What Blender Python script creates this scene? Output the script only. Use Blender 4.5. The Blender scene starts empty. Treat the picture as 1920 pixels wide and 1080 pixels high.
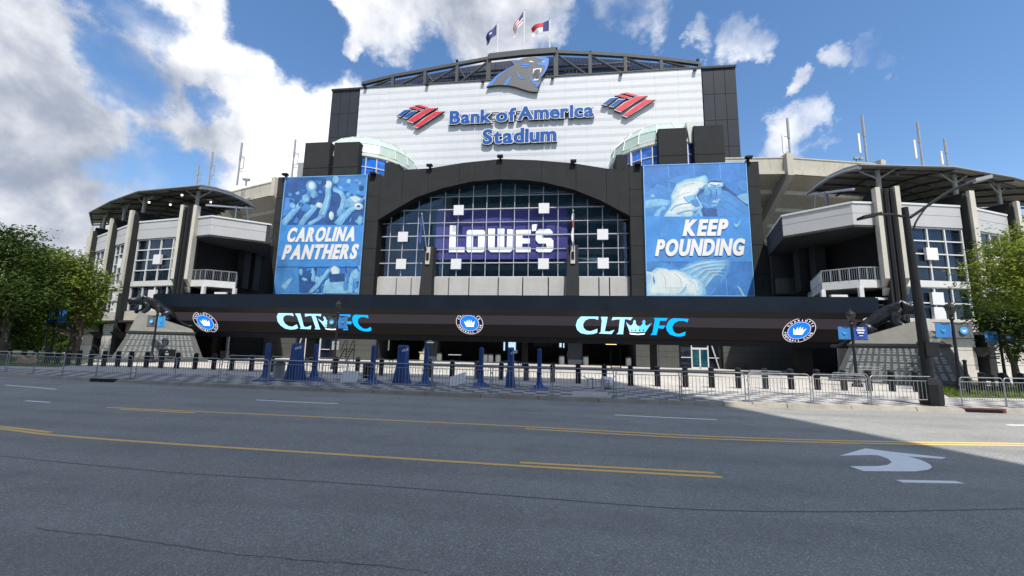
import bpy, bmesh, math, random
from mathutils import Vector, Matrix
random.seed(7)
sc = bpy.context.scene
col = sc.collection
R_ = math.radians

# ------------------------------------------------------------------ camera
FPX = 760.0
PITCH, ROLL, YAW = R_(8.18), R_(1.15), R_(7.0)
CAMZ = 2.1
def axes():
    f = Vector((0, math.cos(PITCH), math.sin(PITCH))); u = Vector((0, -math.sin(PITCH), math.cos(PITCH))); r = Vector((1, 0, 0))
    c, s = math.cos(ROLL), math.sin(ROLL)
    r2 = r * c + u * s; u2 = u * c - r * s
    Z = Matrix.Rotation(YAW, 3, 'Z')
    return Z @ r2, Z @ u2, Z @ f
AR, AU, AF = axes()
cam = bpy.data.cameras.new('camera'); camo = bpy.data.objects.new('camera', cam); col.objects.link(camo)
cam.sensor_width = 36; cam.lens = FPX / 1920 * 36; cam.clip_end = 6000; cam.clip_start = 0.1
m = Matrix.Identity(4)
for i in range(3):
    m[i][0] = AR[i]; m[i][1] = AU[i]; m[i][2] = -AF[i]
m[2][3] = CAMZ
camo.matrix_world = m
sc.camera = camo
O = Vector((0, 0, CAMZ))
def ray(px, py): return AF + AR * ((px - 960) / FPX) - AU * ((py - 540) / FPX)
def PY(px, py, Y):                       # survey helper: measured picture point on the plane at depth Y
    d = ray(px, py); return O + d * (Y / d.y)
def PZ(px, py, z=0.15):                  # ... on the horizontal plane at height z
    d = ray(px, py); return O + d * ((z - CAMZ) / d.z)

# ------------------------------------------------------------------ sun, sky, exposure
SUN_EL, SUN_AZ = R_(60), R_(20)          # shadows fall away from the camera, 20 degrees to the left
to_sun = Vector((math.sin(SUN_AZ) * math.cos(SUN_EL), -math.cos(SUN_AZ) * math.cos(SUN_EL), math.sin(SUN_EL)))
sl = bpy.data.lights.new('sun', 'SUN'); sl.energy = 2.95; sl.angle = R_(0.53); sl.color = (1, 0.955, 0.88)
so = bpy.data.objects.new('sun', sl); col.objects.link(so); so.rotation_euler = to_sun.to_track_quat('Z', 'Y').to_euler(); so.location = (20, -30, 80)
sc.view_settings.view_transform = 'Standard'; sc.view_settings.look = 'None'
sc.view_settings.exposure = 1.0; sc.view_settings.gamma = 1; sc.view_settings.use_curve_mapping = False
w = bpy.data.worlds.new('World'); sc.world = w; w.use_nodes = True
T = w.node_tree; T.nodes.clear(); L = T.links
def N(t, ty, **k):
    n = t.nodes.new(ty)
    for a, b in k.items(): setattr(n, a, b)
    return n
def setin(n, **k):
    for a, b in k.items(): n.inputs[a].default_value = b
def math_(t, op, a, b=None, c=None, clamp=False):
    n = N(t, 'ShaderNodeMath', operation=op, use_clamp=clamp)
    for i, x in enumerate((a, b, c)):
        if x is None: continue
        if isinstance(x, (int, float)): n.inputs[i].default_value = x
        else: t.links.new(x, n.inputs[i])
    return n.outputs[0]
def smooth(t, v, a, b, lo=0., hi=1.):
    n = N(t, 'ShaderNodeMapRange', interpolation_type='SMOOTHSTEP')
    t.links.new(v, n.inputs[0]); setin(n, **{'From Min': a, 'From Max': b, 'To Min': lo, 'To Max': hi})
    return n.outputs[0]
def mixc(t, fac, a, b):
    n = N(t, 'ShaderNodeMix', data_type='RGBA')
    for i, x in ((0, fac), (6, a), (7, b)):
        if isinstance(x, (int, float)): n.inputs[i].default_value = x
        elif isinstance(x, tuple): n.inputs[i].default_value = (*x[:3], 1)
        else: t.links.new(x, n.inputs[i])
    return n.outputs[2]
def noise(t, vec, scale, detail=4, rough=.5, dist=0.):
    n = N(t, 'ShaderNodeTexNoise'); setin(n, Scale=scale, Detail=detail, Roughness=rough, Distortion=dist)
    if vec is not None: t.links.new(vec, n.inputs['Vector'])
    return n.outputs['Fac']
sky = N(T, 'ShaderNodeTexSky', sky_type='NISHITA', sun_disc=False, sun_elevation=SUN_EL, sun_rotation=math.pi - SUN_AZ)
sky.altitude = 0; sky.air_density = 1.0; sky.dust_density = 0.6; sky.ozone_density = 2.0
tc = N(T, 'ShaderNodeTexCoord'); d = tc.outputs['Generated']
def dirof(px, py): return ray(px, py).normalized()
# cloud banks, each a direction (from the photograph), a reach in degrees and how full it is
BANKS = [(90, 260, 2, 19, .42), (330, 130, 3, 14, .30), (500, 250, 3, 13, .44), (620, 210, 2, 9, .40), (60, 480, 2, 14, .38), (380, 300, 2, 8, .22),
         (730, -5, 2, 9, .76), (880, 0, 2, 10, .64), (1010, 10, 1, 8, .5), (960, 70, 1, 6, .34), (850, 70, .5, 5, .4), (665, 75, .3, 3, .75),
         (1395, 50, .3, 3.6, .56), (1325, 48, .2, 2.6, .52), (1482, 155, .2, 2.4, .62), (1575, 108, .3, 3.0, .60), (1650, 95, .2, 3.2, .56), (1470, 268, .6, 5.5, .60), (1190, 0, 1, 7, .56), (1545, 240, .4, 4, .56),
         (450, -150, 5, 22, .25), (-250, 250, 8, 30, .3), (150, 60, 1, 8, .2)]
GAPS = [(570, 60, 2, 9, .64), (270, 50, .5, 5, .42), (225, 160, .5, 5, .42), (300, 320, .5, 5.5, .5), (385, 190, .2, 2.6, .48), (400, 330, .5, 4, .38), (720, 110, 2, 9, .48), (820, 100, 1, 8, .34), (1080, 60, 1, 6, .25), (1200, 130, 4, 15, .44), (1480, 60, 4, 18, .42), (1700, 200, 8, 26, .48), (1850, 120, 4, 24, .32),
        (780, 90, 1, 7, .1)]
wn = N(T, 'ShaderNodeTexNoise'); setin(wn, Scale=7.0, Detail=7, Roughness=.62); L.new(d, wn.inputs['Vector'])
w1 = N(T, 'ShaderNodeVectorMath', operation='SUBTRACT'); L.new(wn.outputs['Color'], w1.inputs[0]); w1.inputs[1].default_value = (.5, .5, .5)
w2 = N(T, 'ShaderNodeVectorMath', operation='SCALE'); L.new(w1.outputs[0], w2.inputs[0]); w2.inputs['Scale'].default_value = .22
w3 = N(T, 'ShaderNodeVectorMath', operation='ADD'); L.new(d, w3.inputs[0]); L.new(w2.outputs[0], w3.inputs[1])
w4 = N(T, 'ShaderNodeVectorMath', operation='NORMALIZE'); L.new(w3.outputs[0], w4.inputs[0]); dw = w4.outputs[0]
def blob(px, py, a, b, wt):
    c = dirof(px, py)
    n = N(T, 'ShaderNodeVectorMath', operation='DOT_PRODUCT'); L.new(dw, n.inputs[0]); n.inputs[1].default_value = c
    return smooth(T, n.outputs['Value'], math.cos(R_(b)), math.cos(R_(a)), 0, wt)
bias = None
for q in BANKS:
    o_ = blob(*q); bias = o_ if bias is None else math_(T, 'MAXIMUM', bias, o_)
gap_ = None
for q in GAPS:
    o_ = blob(*q); gap_ = o_ if gap_ is None else math_(T, 'MAXIMUM', gap_, o_)
bias = math_(T, 'SUBTRACT', bias, gap_)
f1 = noise(T, d, 5.2, 12, .57, .15)
ofs = N(T, 'ShaderNodeVectorMath', operation='ADD'); L.new(d, ofs.inputs[0]); ofs.inputs[1].default_value = (0.012, 0.004, 0.045)
f2 = noise(T, ofs.outputs[0], 5.2, 12, .57, .15)
f3 = noise(T, d, 2.3, 5, .5, .2)
dens = math_(T, 'ADD', math_(T, 'SUBTRACT', f1, .41), bias)
cover = smooth(T, dens, -0.04, 0.38)
lit = math_(T, 'ADD', math_(T, 'MULTIPLY', math_(T, 'SUBTRACT', f1, f2), 2.6), .60)
lit = math_(T, 'ADD', lit, math_(T, 'MULTIPLY', math_(T, 'SUBTRACT', f3, .5), .9))
lit = math_(T, 'SUBTRACT', lit, blob(60, 250, 2, 20, .50))            # the thick grey bank low on the left
lit = math_(T, 'SUBTRACT', lit, blob(900, -10, 2, 17, .42))
lit = math_(T, 'ADD', lit, blob(610, 170, 1, 7, .55))                 # sunlit cumulus head
lit = math_(T, 'ADD', lit, blob(520, 290, 1, 9, .2))
lit = smooth(T, lit, -.55, 1.25)
ccol = mixc(T, lit, (.27, .315, .41), (1.12, 1.12, 1.13))
bg1 = N(T, 'ShaderNodeBackground'); bg1.inputs[1].default_value = 0.10
hsv = N(T, 'ShaderNodeHueSaturation'); L.new(sky.outputs[0], hsv.inputs['Color']); hsv.inputs['Saturation'].default_value = 1.16
L.new(hsv.outputs[0], bg1.inputs[0])
bg2 = N(T, 'ShaderNodeBackground'); L.new(ccol, bg2.inputs[0]); bg2.inputs[1].default_value = 0.60
mx = N(T, 'ShaderNodeMixShader'); L.new(cover, mx.inputs[0]); L.new(bg1.outputs[0], mx.inputs[1]); L.new(bg2.outputs[0], mx.inputs[2])
wo = N(T, 'ShaderNodeOutputWorld'); L.new(mx.outputs[0], wo.inputs[0])

# ------------------------------------------------------------------ materials
MATS = {}
def M(name, c, rough=.7, var=.12, scale=1.2, bump=0., bscale=40., metal=0., spec=.5, streak=0., coat=0.):
    mt = bpy.data.materials.new(name); mt.use_nodes = True; t = mt.node_tree
    b = t.nodes['Principled BSDF']
    geo = N(t, 'ShaderNodeNewGeometry'); p = geo.outputs['Position']
    n1 = noise(t, p, scale, 6, .62); n2 = noise(t, p, scale * 9, 3, .6)
    k = math_(t, 'ADD', math_(t, 'MULTIPLY', n1, .7), math_(t, 'MULTIPLY', n2, .3))
    k = smooth(t, k, .30, .70)
    lo = tuple(x * (1 - var) for x in c); hi = tuple(min(1, x * (1 + var)) for x in c)
    cc = mixc(t, k, lo, hi)
    if streak:
        mp = N(t, 'ShaderNodeMapping'); t.links.new(p, mp.inputs[0]); mp.inputs['Scale'].default_value = (1.6, 1.6, .12)
        s = smooth(t, noise(t, mp.outputs[0], 1.5, 5, .65), .5, .72, 0, streak)
        cc = mixc(t, s, cc, tuple(x * .45 for x in c))
    t.links.new(cc, b.inputs['Base Color'])
    rr = N(t, 'ShaderNodeMapRange'); t.links.new(n1, rr.inputs[0]); setin(rr, **{'From Min': .3, 'From Max': .7, 'To Min': max(.02, rough - .1), 'To Max': min(1, rough + .1)})
    t.links.new(rr.outputs[0], b.inputs['Roughness'])
    setin(b, Metallic=metal, **{'Specular IOR Level': spec, 'Coat Weight': coat})
    if bump:
        bn = N(t, 'ShaderNodeBump'); bn.inputs['Strength'].default_value = bump; bn.inputs['Distance'].default_value = .02
        t.links.new(noise(t, p, bscale, 4, .6), bn.inputs['Height']); t.links.new(bn.outputs[0], b.inputs['Normal'])
    MATS[name] = mt; return mt
def EM(name, c, strength, var=.0, base=(.006, .006, .007)):
    mt = bpy.data.materials.new(name); mt.use_nodes = True; t = mt.node_tree; b = t.nodes['Principled BSDF']
    setin(b, Roughness=.6, **{'Specular IOR Level': .08}); b.inputs['Base Color'].default_value = (*base, 1); b.inputs['Emission Strength'].default_value = strength
    geo = N(t, 'ShaderNodeNewGeometry')
    g = noise(t, geo.outputs['Position'], 14, 2)
    t.links.new(mixc(t, g, tuple(x * (1 - var) for x in c), tuple(x * (1 + var) for x in c)), b.inputs['Emission Color'])
    MATS[name] = mt; return mt
def GLASS(name, tint, refl, dark=None):
    mt = bpy.data.materials.new(name); mt.use_nodes = True; t = mt.node_tree; t.nodes.remove(t.nodes['Principled BSDF'])
    out = t.nodes['Material Output']
    if dark is None:
        a = N(t, 'ShaderNodeBsdfTransparent'); a.inputs[0].default_value = (*tint, 1)
    else:
        a = N(t, 'ShaderNodeBsdfDiffuse'); geo = N(t, 'ShaderNodeNewGeometry')
        t.links.new(mixc(t, smooth(t, noise(t, geo.outputs['Position'], .9, 4), .35, .65), dark, tuple(x * 2.2 for x in dark)), a.inputs[0])
    g = N(t, 'ShaderNodeBsdfGlossy'); g.inputs['Roughness'].default_value = .02; g.inputs[0].default_value = (.62, .78, 1, 1)  # blue tint put into the gloss in place of reflected sky
    geo2 = N(t, 'ShaderNodeNewGeometry')
    bn = N(t, 'ShaderNodeBump'); bn.inputs['Strength'].default_value = .12; bn.inputs['Distance'].default_value = .05
    t.links.new(noise(t, geo2.outputs['Position'], .8, 2), bn.inputs['Height']); t.links.new(bn.outputs[0], g.inputs['Normal'])
    fr = N(t, 'ShaderNodeLayerWeight'); fr.inputs[0].default_value = .5
    fac = math_(t, 'ADD', math_(t, 'MULTIPLY', math_(t, 'POWER', fr.outputs['Facing'], 4.0), .9), refl + .035, None, True)
    x = N(t, 'ShaderNodeMixShader'); t.links.new(fac, x.inputs[0]); t.links.new(a.outputs[0], x.inputs[1]); t.links.new(g.outputs[0], x.inputs[2])
    t.links.new(x.outputs[0], out.inputs[0]); MATS[name] = mt; return mt

charcoal = M('charcoal_precast', (.032, .034, .035), .85, .16, .7, .25, 60, spec=.12, streak=.25)
greywall = M('grey_ground_floor_wall', (.085, .088, .084), .85, .1, .8, .2, 50, spec=.15, streak=.15)
charcoal2 = M('charcoal_granite', (.045, .046, .047), .8, .14, .9, .2, 60, spec=.15)
joint = M('dark_joint', (.018, .018, .02), .9, spec=.1)
lightcon = M('pale_concrete', (.44, .43, .41), .85, .08, .8, .25, 50, streak=.18)
cream = M('cream_precast', (.52, .49, .42), .85, .07, .8, .2, 50, streak=.15)
bowlcon = M('weathered_concrete', (.45, .42, .35), .9, .12, .5, .3, 30, streak=.45)
fasciam = M('lilac_grey_panel', (.43, .43, .435), .6, .04, .7)
whitem = M('white_paint', (.60, .60, .585), .55, .05, 1)
panelw = M('white_sign_panel', (.56, .57, .585), .55, .035, .15, spec=.25, streak=.08)
darkpan = M('dark_metal_panel', (.027, .031, .039), .6, .12, .6, spec=.2)
stone = M('pale_stone_base', (.50, .47, .42), .85, .1, .6, .3, 40, streak=.25)
steelg = M('grey_green_steel', (.07, .074, .076), .6, .1, 1, spec=.25)
galv = M('galvanised_steel', (.36, .37, .38), .42, .12, 3, metal=.75)
galv2 = M('dull_pipe', (.30, .31, .32), .6, .1, 2, metal=.3)
roofm = M('roof_metal_sheet', (.40, .39, .35), .6, .12, .8, metal=.1)
black = M('black_paint', (.008, .008, .01), .5, .2, 2, spec=.2)
blackm = M('black_cast_iron', (.012, .0125, .014), .55, .2, 3, .2, 30, spec=.25)
navyf = M('canopy_navy_black', (.007, .012, .022), .6, .15, .5, spec=.12)
soffm = M('canopy_soffit', (.026, .026, .028), .6, .1, 1, spec=.15)
ledoff = EM('led_screen_dark', (.040, .034, .042), .55, .1, (.004, .004, .005))
ledoff2 = EM('led_screen_lower', (.012, .010, .010), .4, .1, (.004, .004, .005))
bluewrap = M('navy_blue_vinyl', (.011, .062, .235), .5, .14, 4, .3, 12)
bronze = M('dark_bronze', (.032, .036, .042), .34, .35, 4, .3, 25, metal=.65)
pedm = M('grey_granite', (.065, .07, .066), .45, .15, 4, .1, 60)
pedl = M('pale_granite', (.17, .167, .145), .6, .15, 2, .2, 40)
plate = M('engraved_plate', (.19, .20, .20), .5, .15, 5)
mullm = M('mullion_grey_metal', (.42, .42, .46), .5, .08, 1)
purple = M('purple_sign_vinyl', (.072, .064, .27), .45, .06, .8)
signwhite = M('sign_white', (.70, .70, .71), .5, .03, 1)
bluel = M('letter_blue', (.014, .085, .31), .45, .06, 2, spec=.25)
redl = M('logo_red', (.60, .028, .045), .4, .05, 2)
letside = M('letter_return_dark', (.05, .05, .07), .6)
pgrey = M('emblem_grey', (.105, .105, .10), .5, .05, 2)
pblue = M('emblem_blue', (.05, .19, .56), .45, .05, 2)
bluepane = GLASS('blue_window_glass', None, .05, (.012, .09, .36))
darkglass = GLASS('dark_window_glass', None, .01, (.006, .009, .016))
clearglass = GLASS('tinted_clear_glass', (.96, .98, .985), .0)
doorglass = GLASS('teal_door_glass', None, .03, (.008, .05, .07))
domeglass = M('pale_green_dome_glass', (.40, .50, .44), .3, .06, .6)
domerib = M('pale_dome_rib', (.62, .66, .60), .5, .04, 1)
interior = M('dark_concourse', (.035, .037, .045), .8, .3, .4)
lobby = M('lobby_reflection_tint', (.045, .14, .20), .7, .35, .35)  # teal put into the lobby walls for the blue reflection in the panes
asph = bpy.data.materials.new('asphalt'); asph.use_nodes = True
def build_asphalt():
    t = asph.node_tree; b = t.nodes['Principled BSDF']; p = N(t, 'ShaderNodeNewGeometry').outputs['Position']
    big = smooth(t, noise(t, p, .22, 5, .6, .4), .35, .68); mid = noise(t, p, 2.2, 5, .65)
    v = N(t, 'ShaderNodeTexVoronoi'); t.links.new(p, v.inputs['Vector']); v.inputs['Scale'].default_value = 70
    sep = N(t, 'ShaderNodeSeparateColor'); t.links.new(v.outputs['Color'], sep.inputs[0])
    spk = smooth(t, sep.outputs[0], .45, 1.0)
    hi = smooth(t, sep.outputs[1], .93, .97)
    c = mixc(t, big, (.225, .224, .203), (.275, .272, .246))
    c = mixc(t, math_(t, 'MULTIPLY', smooth(t, mid, .35, .7), .35), c, (.165, .17, .16))
    c = mixc(t, math_(t, 'MULTIPLY', spk, .55), c, (.45, .45, .44))
    c = mixc(t, math_(t, 'MULTIPLY', hi, .5), c, (.62, .61, .58))
    mp = N(t, 'ShaderNodeMapping'); t.links.new(p, mp.inputs[0]); mp.inputs['Scale'].default_value = (.05, .9, 1)
    tr = smooth(t, noise(t, mp.outputs[0], 1.0, 4, .5), .5, .75, 0, .25)
    c = mixc(t, tr, c, (.15, .154, .145))
    sxy = N(t, 'ShaderNodeSeparateXYZ'); t.links.new(p, sxy.inputs[0])
    wob = math_(t, 'ADD', sxy.outputs[1], math_(t, 'MULTIPLY', noise(t, p, .15, 3), .9))
    lane = math_(t, 'ABSOLUTE', math_(t, 'SINE', math_(t, 'MULTIPLY', wob, 1.85)))
    c = mixc(t, math_(t, 'MULTIPLY', smooth(t, lane, .55, 1.0), math_(t, 'MULTIPLY', smooth(t, noise(t, p, .5, 5, .6), .35, .65), .28)), c, (.13, .133, .128))
    mp3 = N(t, 'ShaderNodeMapping'); t.links.new(p, mp3.inputs[0]); mp3.inputs['Scale'].default_value = (.35, 1.4, 1)
    c = mixc(t, smooth(t, noise(t, mp3.outputs[0], 1.3, 6, .7), .62, .74, 0, .35), c, (.11, .112, .108))
    c = mixc(t, smooth(t, noise(t, p, 3.1, 6, .7), .70, .76, 0, .35), c, (.42, .42, .40))
    t.links.new(c, b.inputs['Base Color']); setin(b, Roughness=.85, **{'Specular IOR Level': .35})
    bn = N(t, 'ShaderNodeBump'); bn.inputs['Strength'].default_value = .7; bn.inputs['Distance'].default_value = .012
    t.links.new(math_(t, 'ADD', v.outputs['Distance'], math_(t, 'MULTIPLY', mid, .6)), bn.inputs['Height']); t.links.new(bn.outputs[0], b.inputs['Normal'])
build_asphalt()
def PAINT(name, c, worn):
    mt = bpy.data.materials.new(name); mt.use_nodes = True; t = mt.node_tree; b = t.nodes['Principled BSDF']; p = N(t, 'ShaderNodeNewGeometry').outputs['Position']
    k = math_(t, 'ADD', math_(t, 'MULTIPLY', noise(t, p, 3, 6, .7), .5), math_(t, 'MULTIPLY', noise(t, p, 45, 3, .7), .5))
    t.links.new(mixc(t, smooth(t, k, .54, .66, 0, worn), c, tuple(x * .35 + .03 for x in c)), b.inputs['Base Color']); setin(b, Roughness=.7)
    MATS[name] = mt; return mt
wpaint = PAINT('worn_white_paint', (.84, .85, .83), .45); ypaint = PAINT('worn_yellow_paint', (.84, .53, .15), .5)
tar = M('tar_seam_black', (.095, .096, .094), .6, .3, 6)
kerbm = M('kerb_concrete', (.33, .30, .25), .9, .22, 1.2, .4, 40)
gutterm = M('gutter_concrete', (.26, .25, .23), .9, .2, 1, .3, 40)
pave = bpy.data.materials.new('plaza_paving'); pave.use_nodes = True
def build_pave():
    t = pave.node_tree; b = t.nodes['Principled BSDF']; p = N(t, 'ShaderNodeNewGeometry').outputs['Position']
    sx = N(t, 'ShaderNodeSeparateXYZ'); t.links.new(p, sx.inputs[0])
    ck = N(t, 'ShaderNodeTexChecker'); mp = N(t, 'ShaderNodeMapping'); t.links.new(p, mp.inputs[0]); mp.inputs['Scale'].default_value = (1.9, 1.5, 0); mp.inputs['Location'].default_value = (.03, .02, .5)
    t.links.new(mp.outputs[0], ck.inputs['Vector']); ck.inputs['Scale'].default_value = 1
    ck.inputs['Color1'].default_value = (.40, .385, .35, 1); ck.inputs['Color2'].default_value = (.13, .135, .145, 1)
    far = smooth(t, sx.outputs[1], 21.4, 21.5)
    nn = noise(t, p, .8, 6, .65)
    br = N(t, 'ShaderNodeTexBrick'); mp2 = N(t, 'ShaderNodeMapping'); t.links.new(p, mp2.inputs[0]); t.links.new(mp2.outputs[0], br.inputs['Vector'])
    setin(br, Scale=1.0, **{'Mortar Size': .012, 'Brick Width': 1.5, 'Row Height': 1.5}); br.offset = 0
    br.inputs['Color1'].default_value = (.43, .40, .35, 1); br.inputs['Color2'].default_value = (.50, .47, .42, 1); br.inputs['Mortar'].default_value = (.22, .2, .18, 1)
    c = mixc(t, far, ck.outputs[0], br.outputs[0])
    c = mixc(t, math_(t, 'MULTIPLY', smooth(t, nn, .45, .7), .35), c, (.24, .225, .2))
    t.links.new(c, b.inputs['Base Color']); setin(b, Roughness=.85)
    bn = N(t, 'ShaderNodeBump'); bn.inputs['Strength'].default_value = .3; bn.inputs['Distance'].default_value = .01
    t.links.new(noise(t, p, 40, 4), bn.inputs['Height']); t.links.new(bn.outputs[0], b.inputs['Normal'])
build_pave()
groundm = M('dusty_ground', (.12, .11, .085), .95, .3, .2, .3, 10)
grassm = M('grass_green', (.055, .085, .022), .9, .35, 1.5, .4, 30)
barkm = M('bark', (.085, .065, .05), .9, .3, 3, .6, 14)
def LEAF(name, c1, c2):
    mt = bpy.data.materials.new(name); mt.use_nodes = True; t = mt.node_tree; t.nodes.remove(t.nodes['Principled BSDF']); out = t.nodes['Material Output']
    p = N(t, 'ShaderNodeNewGeometry').outputs['Position']
    k = smooth(t, math_(t, 'ADD', math_(t, 'MULTIPLY', noise(t, p, .45, 4), .55), math_(t, 'MULTIPLY', noise(t, p, 9, 2), .45)), .33, .66)
    c = mixc(t, k, c1, c2)
    a = N(t, 'ShaderNodeBsdfDiffuse'); t.links.new(c, a.inputs[0]); tr = N(t, 'ShaderNodeBsdfTranslucent'); t.links.new(c, tr.inputs[0])
    x = N(t, 'ShaderNodeMixShader'); x.inputs[0].default_value = .3; t.links.new(a.outputs[0], x.inputs[1]); t.links.new(tr.outputs[0], x.inputs[2])
    t.links.new(x.outputs[0], out.inputs[0]); MATS[name] = mt; return mt
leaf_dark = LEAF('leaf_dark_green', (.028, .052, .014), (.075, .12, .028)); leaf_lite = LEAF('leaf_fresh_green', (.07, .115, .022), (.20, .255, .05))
cardm = M('cardboard_brown', (.36, .24, .13), .9, .1, 3)

# ------------------------------------------------------------------ mesh helpers
LOC = {}
def link(o): col.objects.link(o); return o
def tag(o, label=None, cat=None, group=None, kind=None):
    for k, v in (('label', label), ('category', cat), ('group', group), ('kind', kind)):
        if v: o[k] = v
    return o
def thing(name, label, cat, loc=(0, 0, 0), rz=0, group=None):
    o = link(bpy.data.objects.new(name, None)); o.location = loc; o.rotation_euler.z = rz; o.empty_display_size = .3
    LOC[o] = Vector(loc); return tag(o, label, cat, group)
class MB:
    def __init__(s): s.v = []; s.f = []; s.mi = []
    def add(s, pts, faces, mi=0):
        b = len(s.v); s.v += [tuple(p) for p in pts]
        for f in faces: s.f.append(tuple(b + i for i in f)); s.mi.append(mi)
        return s
    def box(s, x0, x1, y0, y1, z0, z1, mi=0):
        return s.hexa([(x0, y0, z0), (x1, y0, z0), (x1, y1, z0), (x0, y1, z0)], [(x0, y0, z1), (x1, y0, z1), (x1, y1, z1), (x0, y1, z1)], mi)
    def hexa(s, lo, hi, mi=0):
        n = len(lo)
        fs = [tuple(range(n))[::-1], tuple(range(n, 2 * n))] + [(i, (i + 1) % n, n + (i + 1) % n, n + i) for i in range(n)]
        return s.add(list(lo) + list(hi), fs, mi)
    def prism(s, pts, off, mi=0, mside=None, back=True):
        n = len(pts); off = Vector(off); P = [Vector(p) for p in pts]; Q = [p + off for p in P]
        s.add(P, [tuple(range(n))], mi)
        ms = mi if mside is None else mside
        s.add(P + Q, [(i, n + i, n + (i + 1) % n, (i + 1) % n) for i in range(n)] + ([tuple(range(n, 2 * n))[::-1]] if back else []), ms)
        return s
    def tube(s, p0, p1, r, n=6, r1=None, mi=0, cap=True):
        p0, p1 = Vector(p0), Vector(p1); a = (p1 - p0)
        if a.length < 1e-6: return s
        a.normalize(); u = a.orthogonal().normalized(); w_ = a.cross(u); r1 = r if r1 is None else r1
        lo = [p0 + (u * math.cos(2 * math.pi * i / n) + w_ * math.sin(2 * math.pi * i / n)) * r for i in range(n)]
        hi = [p1 + (u * math.cos(2 * math.pi * i / n) + w_ * math.sin(2 * math.pi * i / n)) * r1 for i in range(n)]
        return s.hexa(lo, hi, mi)
    def path(s, pts, r, n=6, mi=0):
        for a, b in zip(pts, pts[1:]): s.tube(a, b, r, n, mi=mi)
        return s
    def lathe(s, prof, c=(0, 0, 0), n=12, mi=0):
        c = Vector(c); vs = []; fs = []; k = len(prof)
        for r, z in prof:
            for i in range(n): vs.append(c + Vector((r * math.cos(2 * math.pi * i / n), r * math.sin(2 * math.pi * i / n), z)))
        for j in range(k - 1):
            for i in range(n): fs.append((j * n + i, j * n + (i + 1) % n, (j + 1) * n + (i + 1) % n, (j + 1) * n + i))
        fs.append(tuple(range(n))[::-1]); fs.append(tuple((k - 1) * n + i for i in range(n)))
        return s.add(vs, fs, mi)
    def obox(s, c, u, v, w_, mi=0):           # centre and three half-axis vectors
        c, u, v, w_ = Vector(c), Vector(u), Vector(v), Vector(w_)
        lo = [c - u - v - w_, c + u - v - w_, c + u + v - w_, c - u + v - w_]; hi = [p + 2 * w_ for p in lo]
        return s.hexa(lo, hi, mi)
    def build(s, name, mats, parent=None, smooth_=False, fix=True, kind=None, label=None):
        me = bpy.data.meshes.new(name); off = LOC.get(parent, Vector((0, 0, 0)))
        me.from_pydata([(v[0] - off[0], v[1] - off[1], v[2] - off[2]) for v in s.v], [], s.f)
        for m_ in (mats if isinstance(mats, (list, tuple)) else [mats]): me.materials.append(m_)
        me.polygons.foreach_set('material_index', s.mi)
        if fix:
            bm = bmesh.new(); bm.from_mesh(me); bmesh.ops.recalc_face_normals(bm, faces=bm.faces); bm.to_mesh(me); bm.free()
        if smooth_: me.polygons.foreach_set('use_smooth', [True] * len(me.polygons))
        o = link(bpy.data.objects.new(name, me)); o.parent = parent
        LOC[o] = off
        if kind: o['kind'] = kind
        if label: o['label'] = label
        return o
def inst(name, src, parent, loc, rz=0, scale=None):
    o = link(bpy.data.objects.new(name, src.data)); o.parent = parent; o.location = Vector(loc) - LOC.get(parent, Vector((0, 0, 0))); o.rotation_euler.z = rz
    if scale: o.scale = scale
    return o
def copy_tree(o, parent=None):
    c = link(o.copy()); c.parent = parent
    for ch in list(o.children): copy_tree(ch, c)
    return c
def lerp(pts, x):
    if x <= pts[0][0]: return pts[0][1]
    for (a, b), (c, e) in zip(pts, pts[1:]):
        if x <= c: return b + (e - b) * (x - a) / (c - a)
    return pts[-1][1]
def catmull(P, n=6):
    P = [Vector(p) for p in P]; Q = [2 * P[0] - P[1]] + P + [2 * P[-1] - P[-2]]; out = []
    for i in range(1, len(Q) - 2):
        a, b, c, e = Q[i - 1:i + 3]
        for k in range(n):
            t = k / n; out.append(.5 * ((2 * b) + (c - a) * t + (2 * a - 5 * b + 4 * c - e) * t * t + (3 * b - a - 3 * c + e) * t ** 3))
    return out + [P[-1]]
def clip(poly, axis, val, keep_less):
    out = []
    for i in range(len(poly)):
        a, b = poly[i - 1], poly[i]
        ia = (a[axis] <= val) == keep_less or a[axis] == val; ib = (b[axis] <= val) == keep_less or b[axis] == val
        if ia != ib:
            t = (val - a[axis]) / (b[axis] - a[axis]); out.append((a[0] + (b[0] - a[0]) * t, a[1] + (b[1] - a[1]) * t))
        if ib: out.append(b)
    return out
def area(p): return abs(sum(p[i - 1][0] * p[i][1] - p[i][0] * p[i - 1][1] for i in range(len(p)))) / 2
def dedupe(p):
    out = []
    for q in p:
        if not out or (abs(q[0] - out[-1][0]) + abs(q[1] - out[-1][1])) > 1e-4: out.append(q)
    if len(out) > 1 and abs(out[0][0] - out[-1][0]) + abs(out[0][1] - out[-1][1]) < 1e-4: out.pop()
    return out
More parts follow.
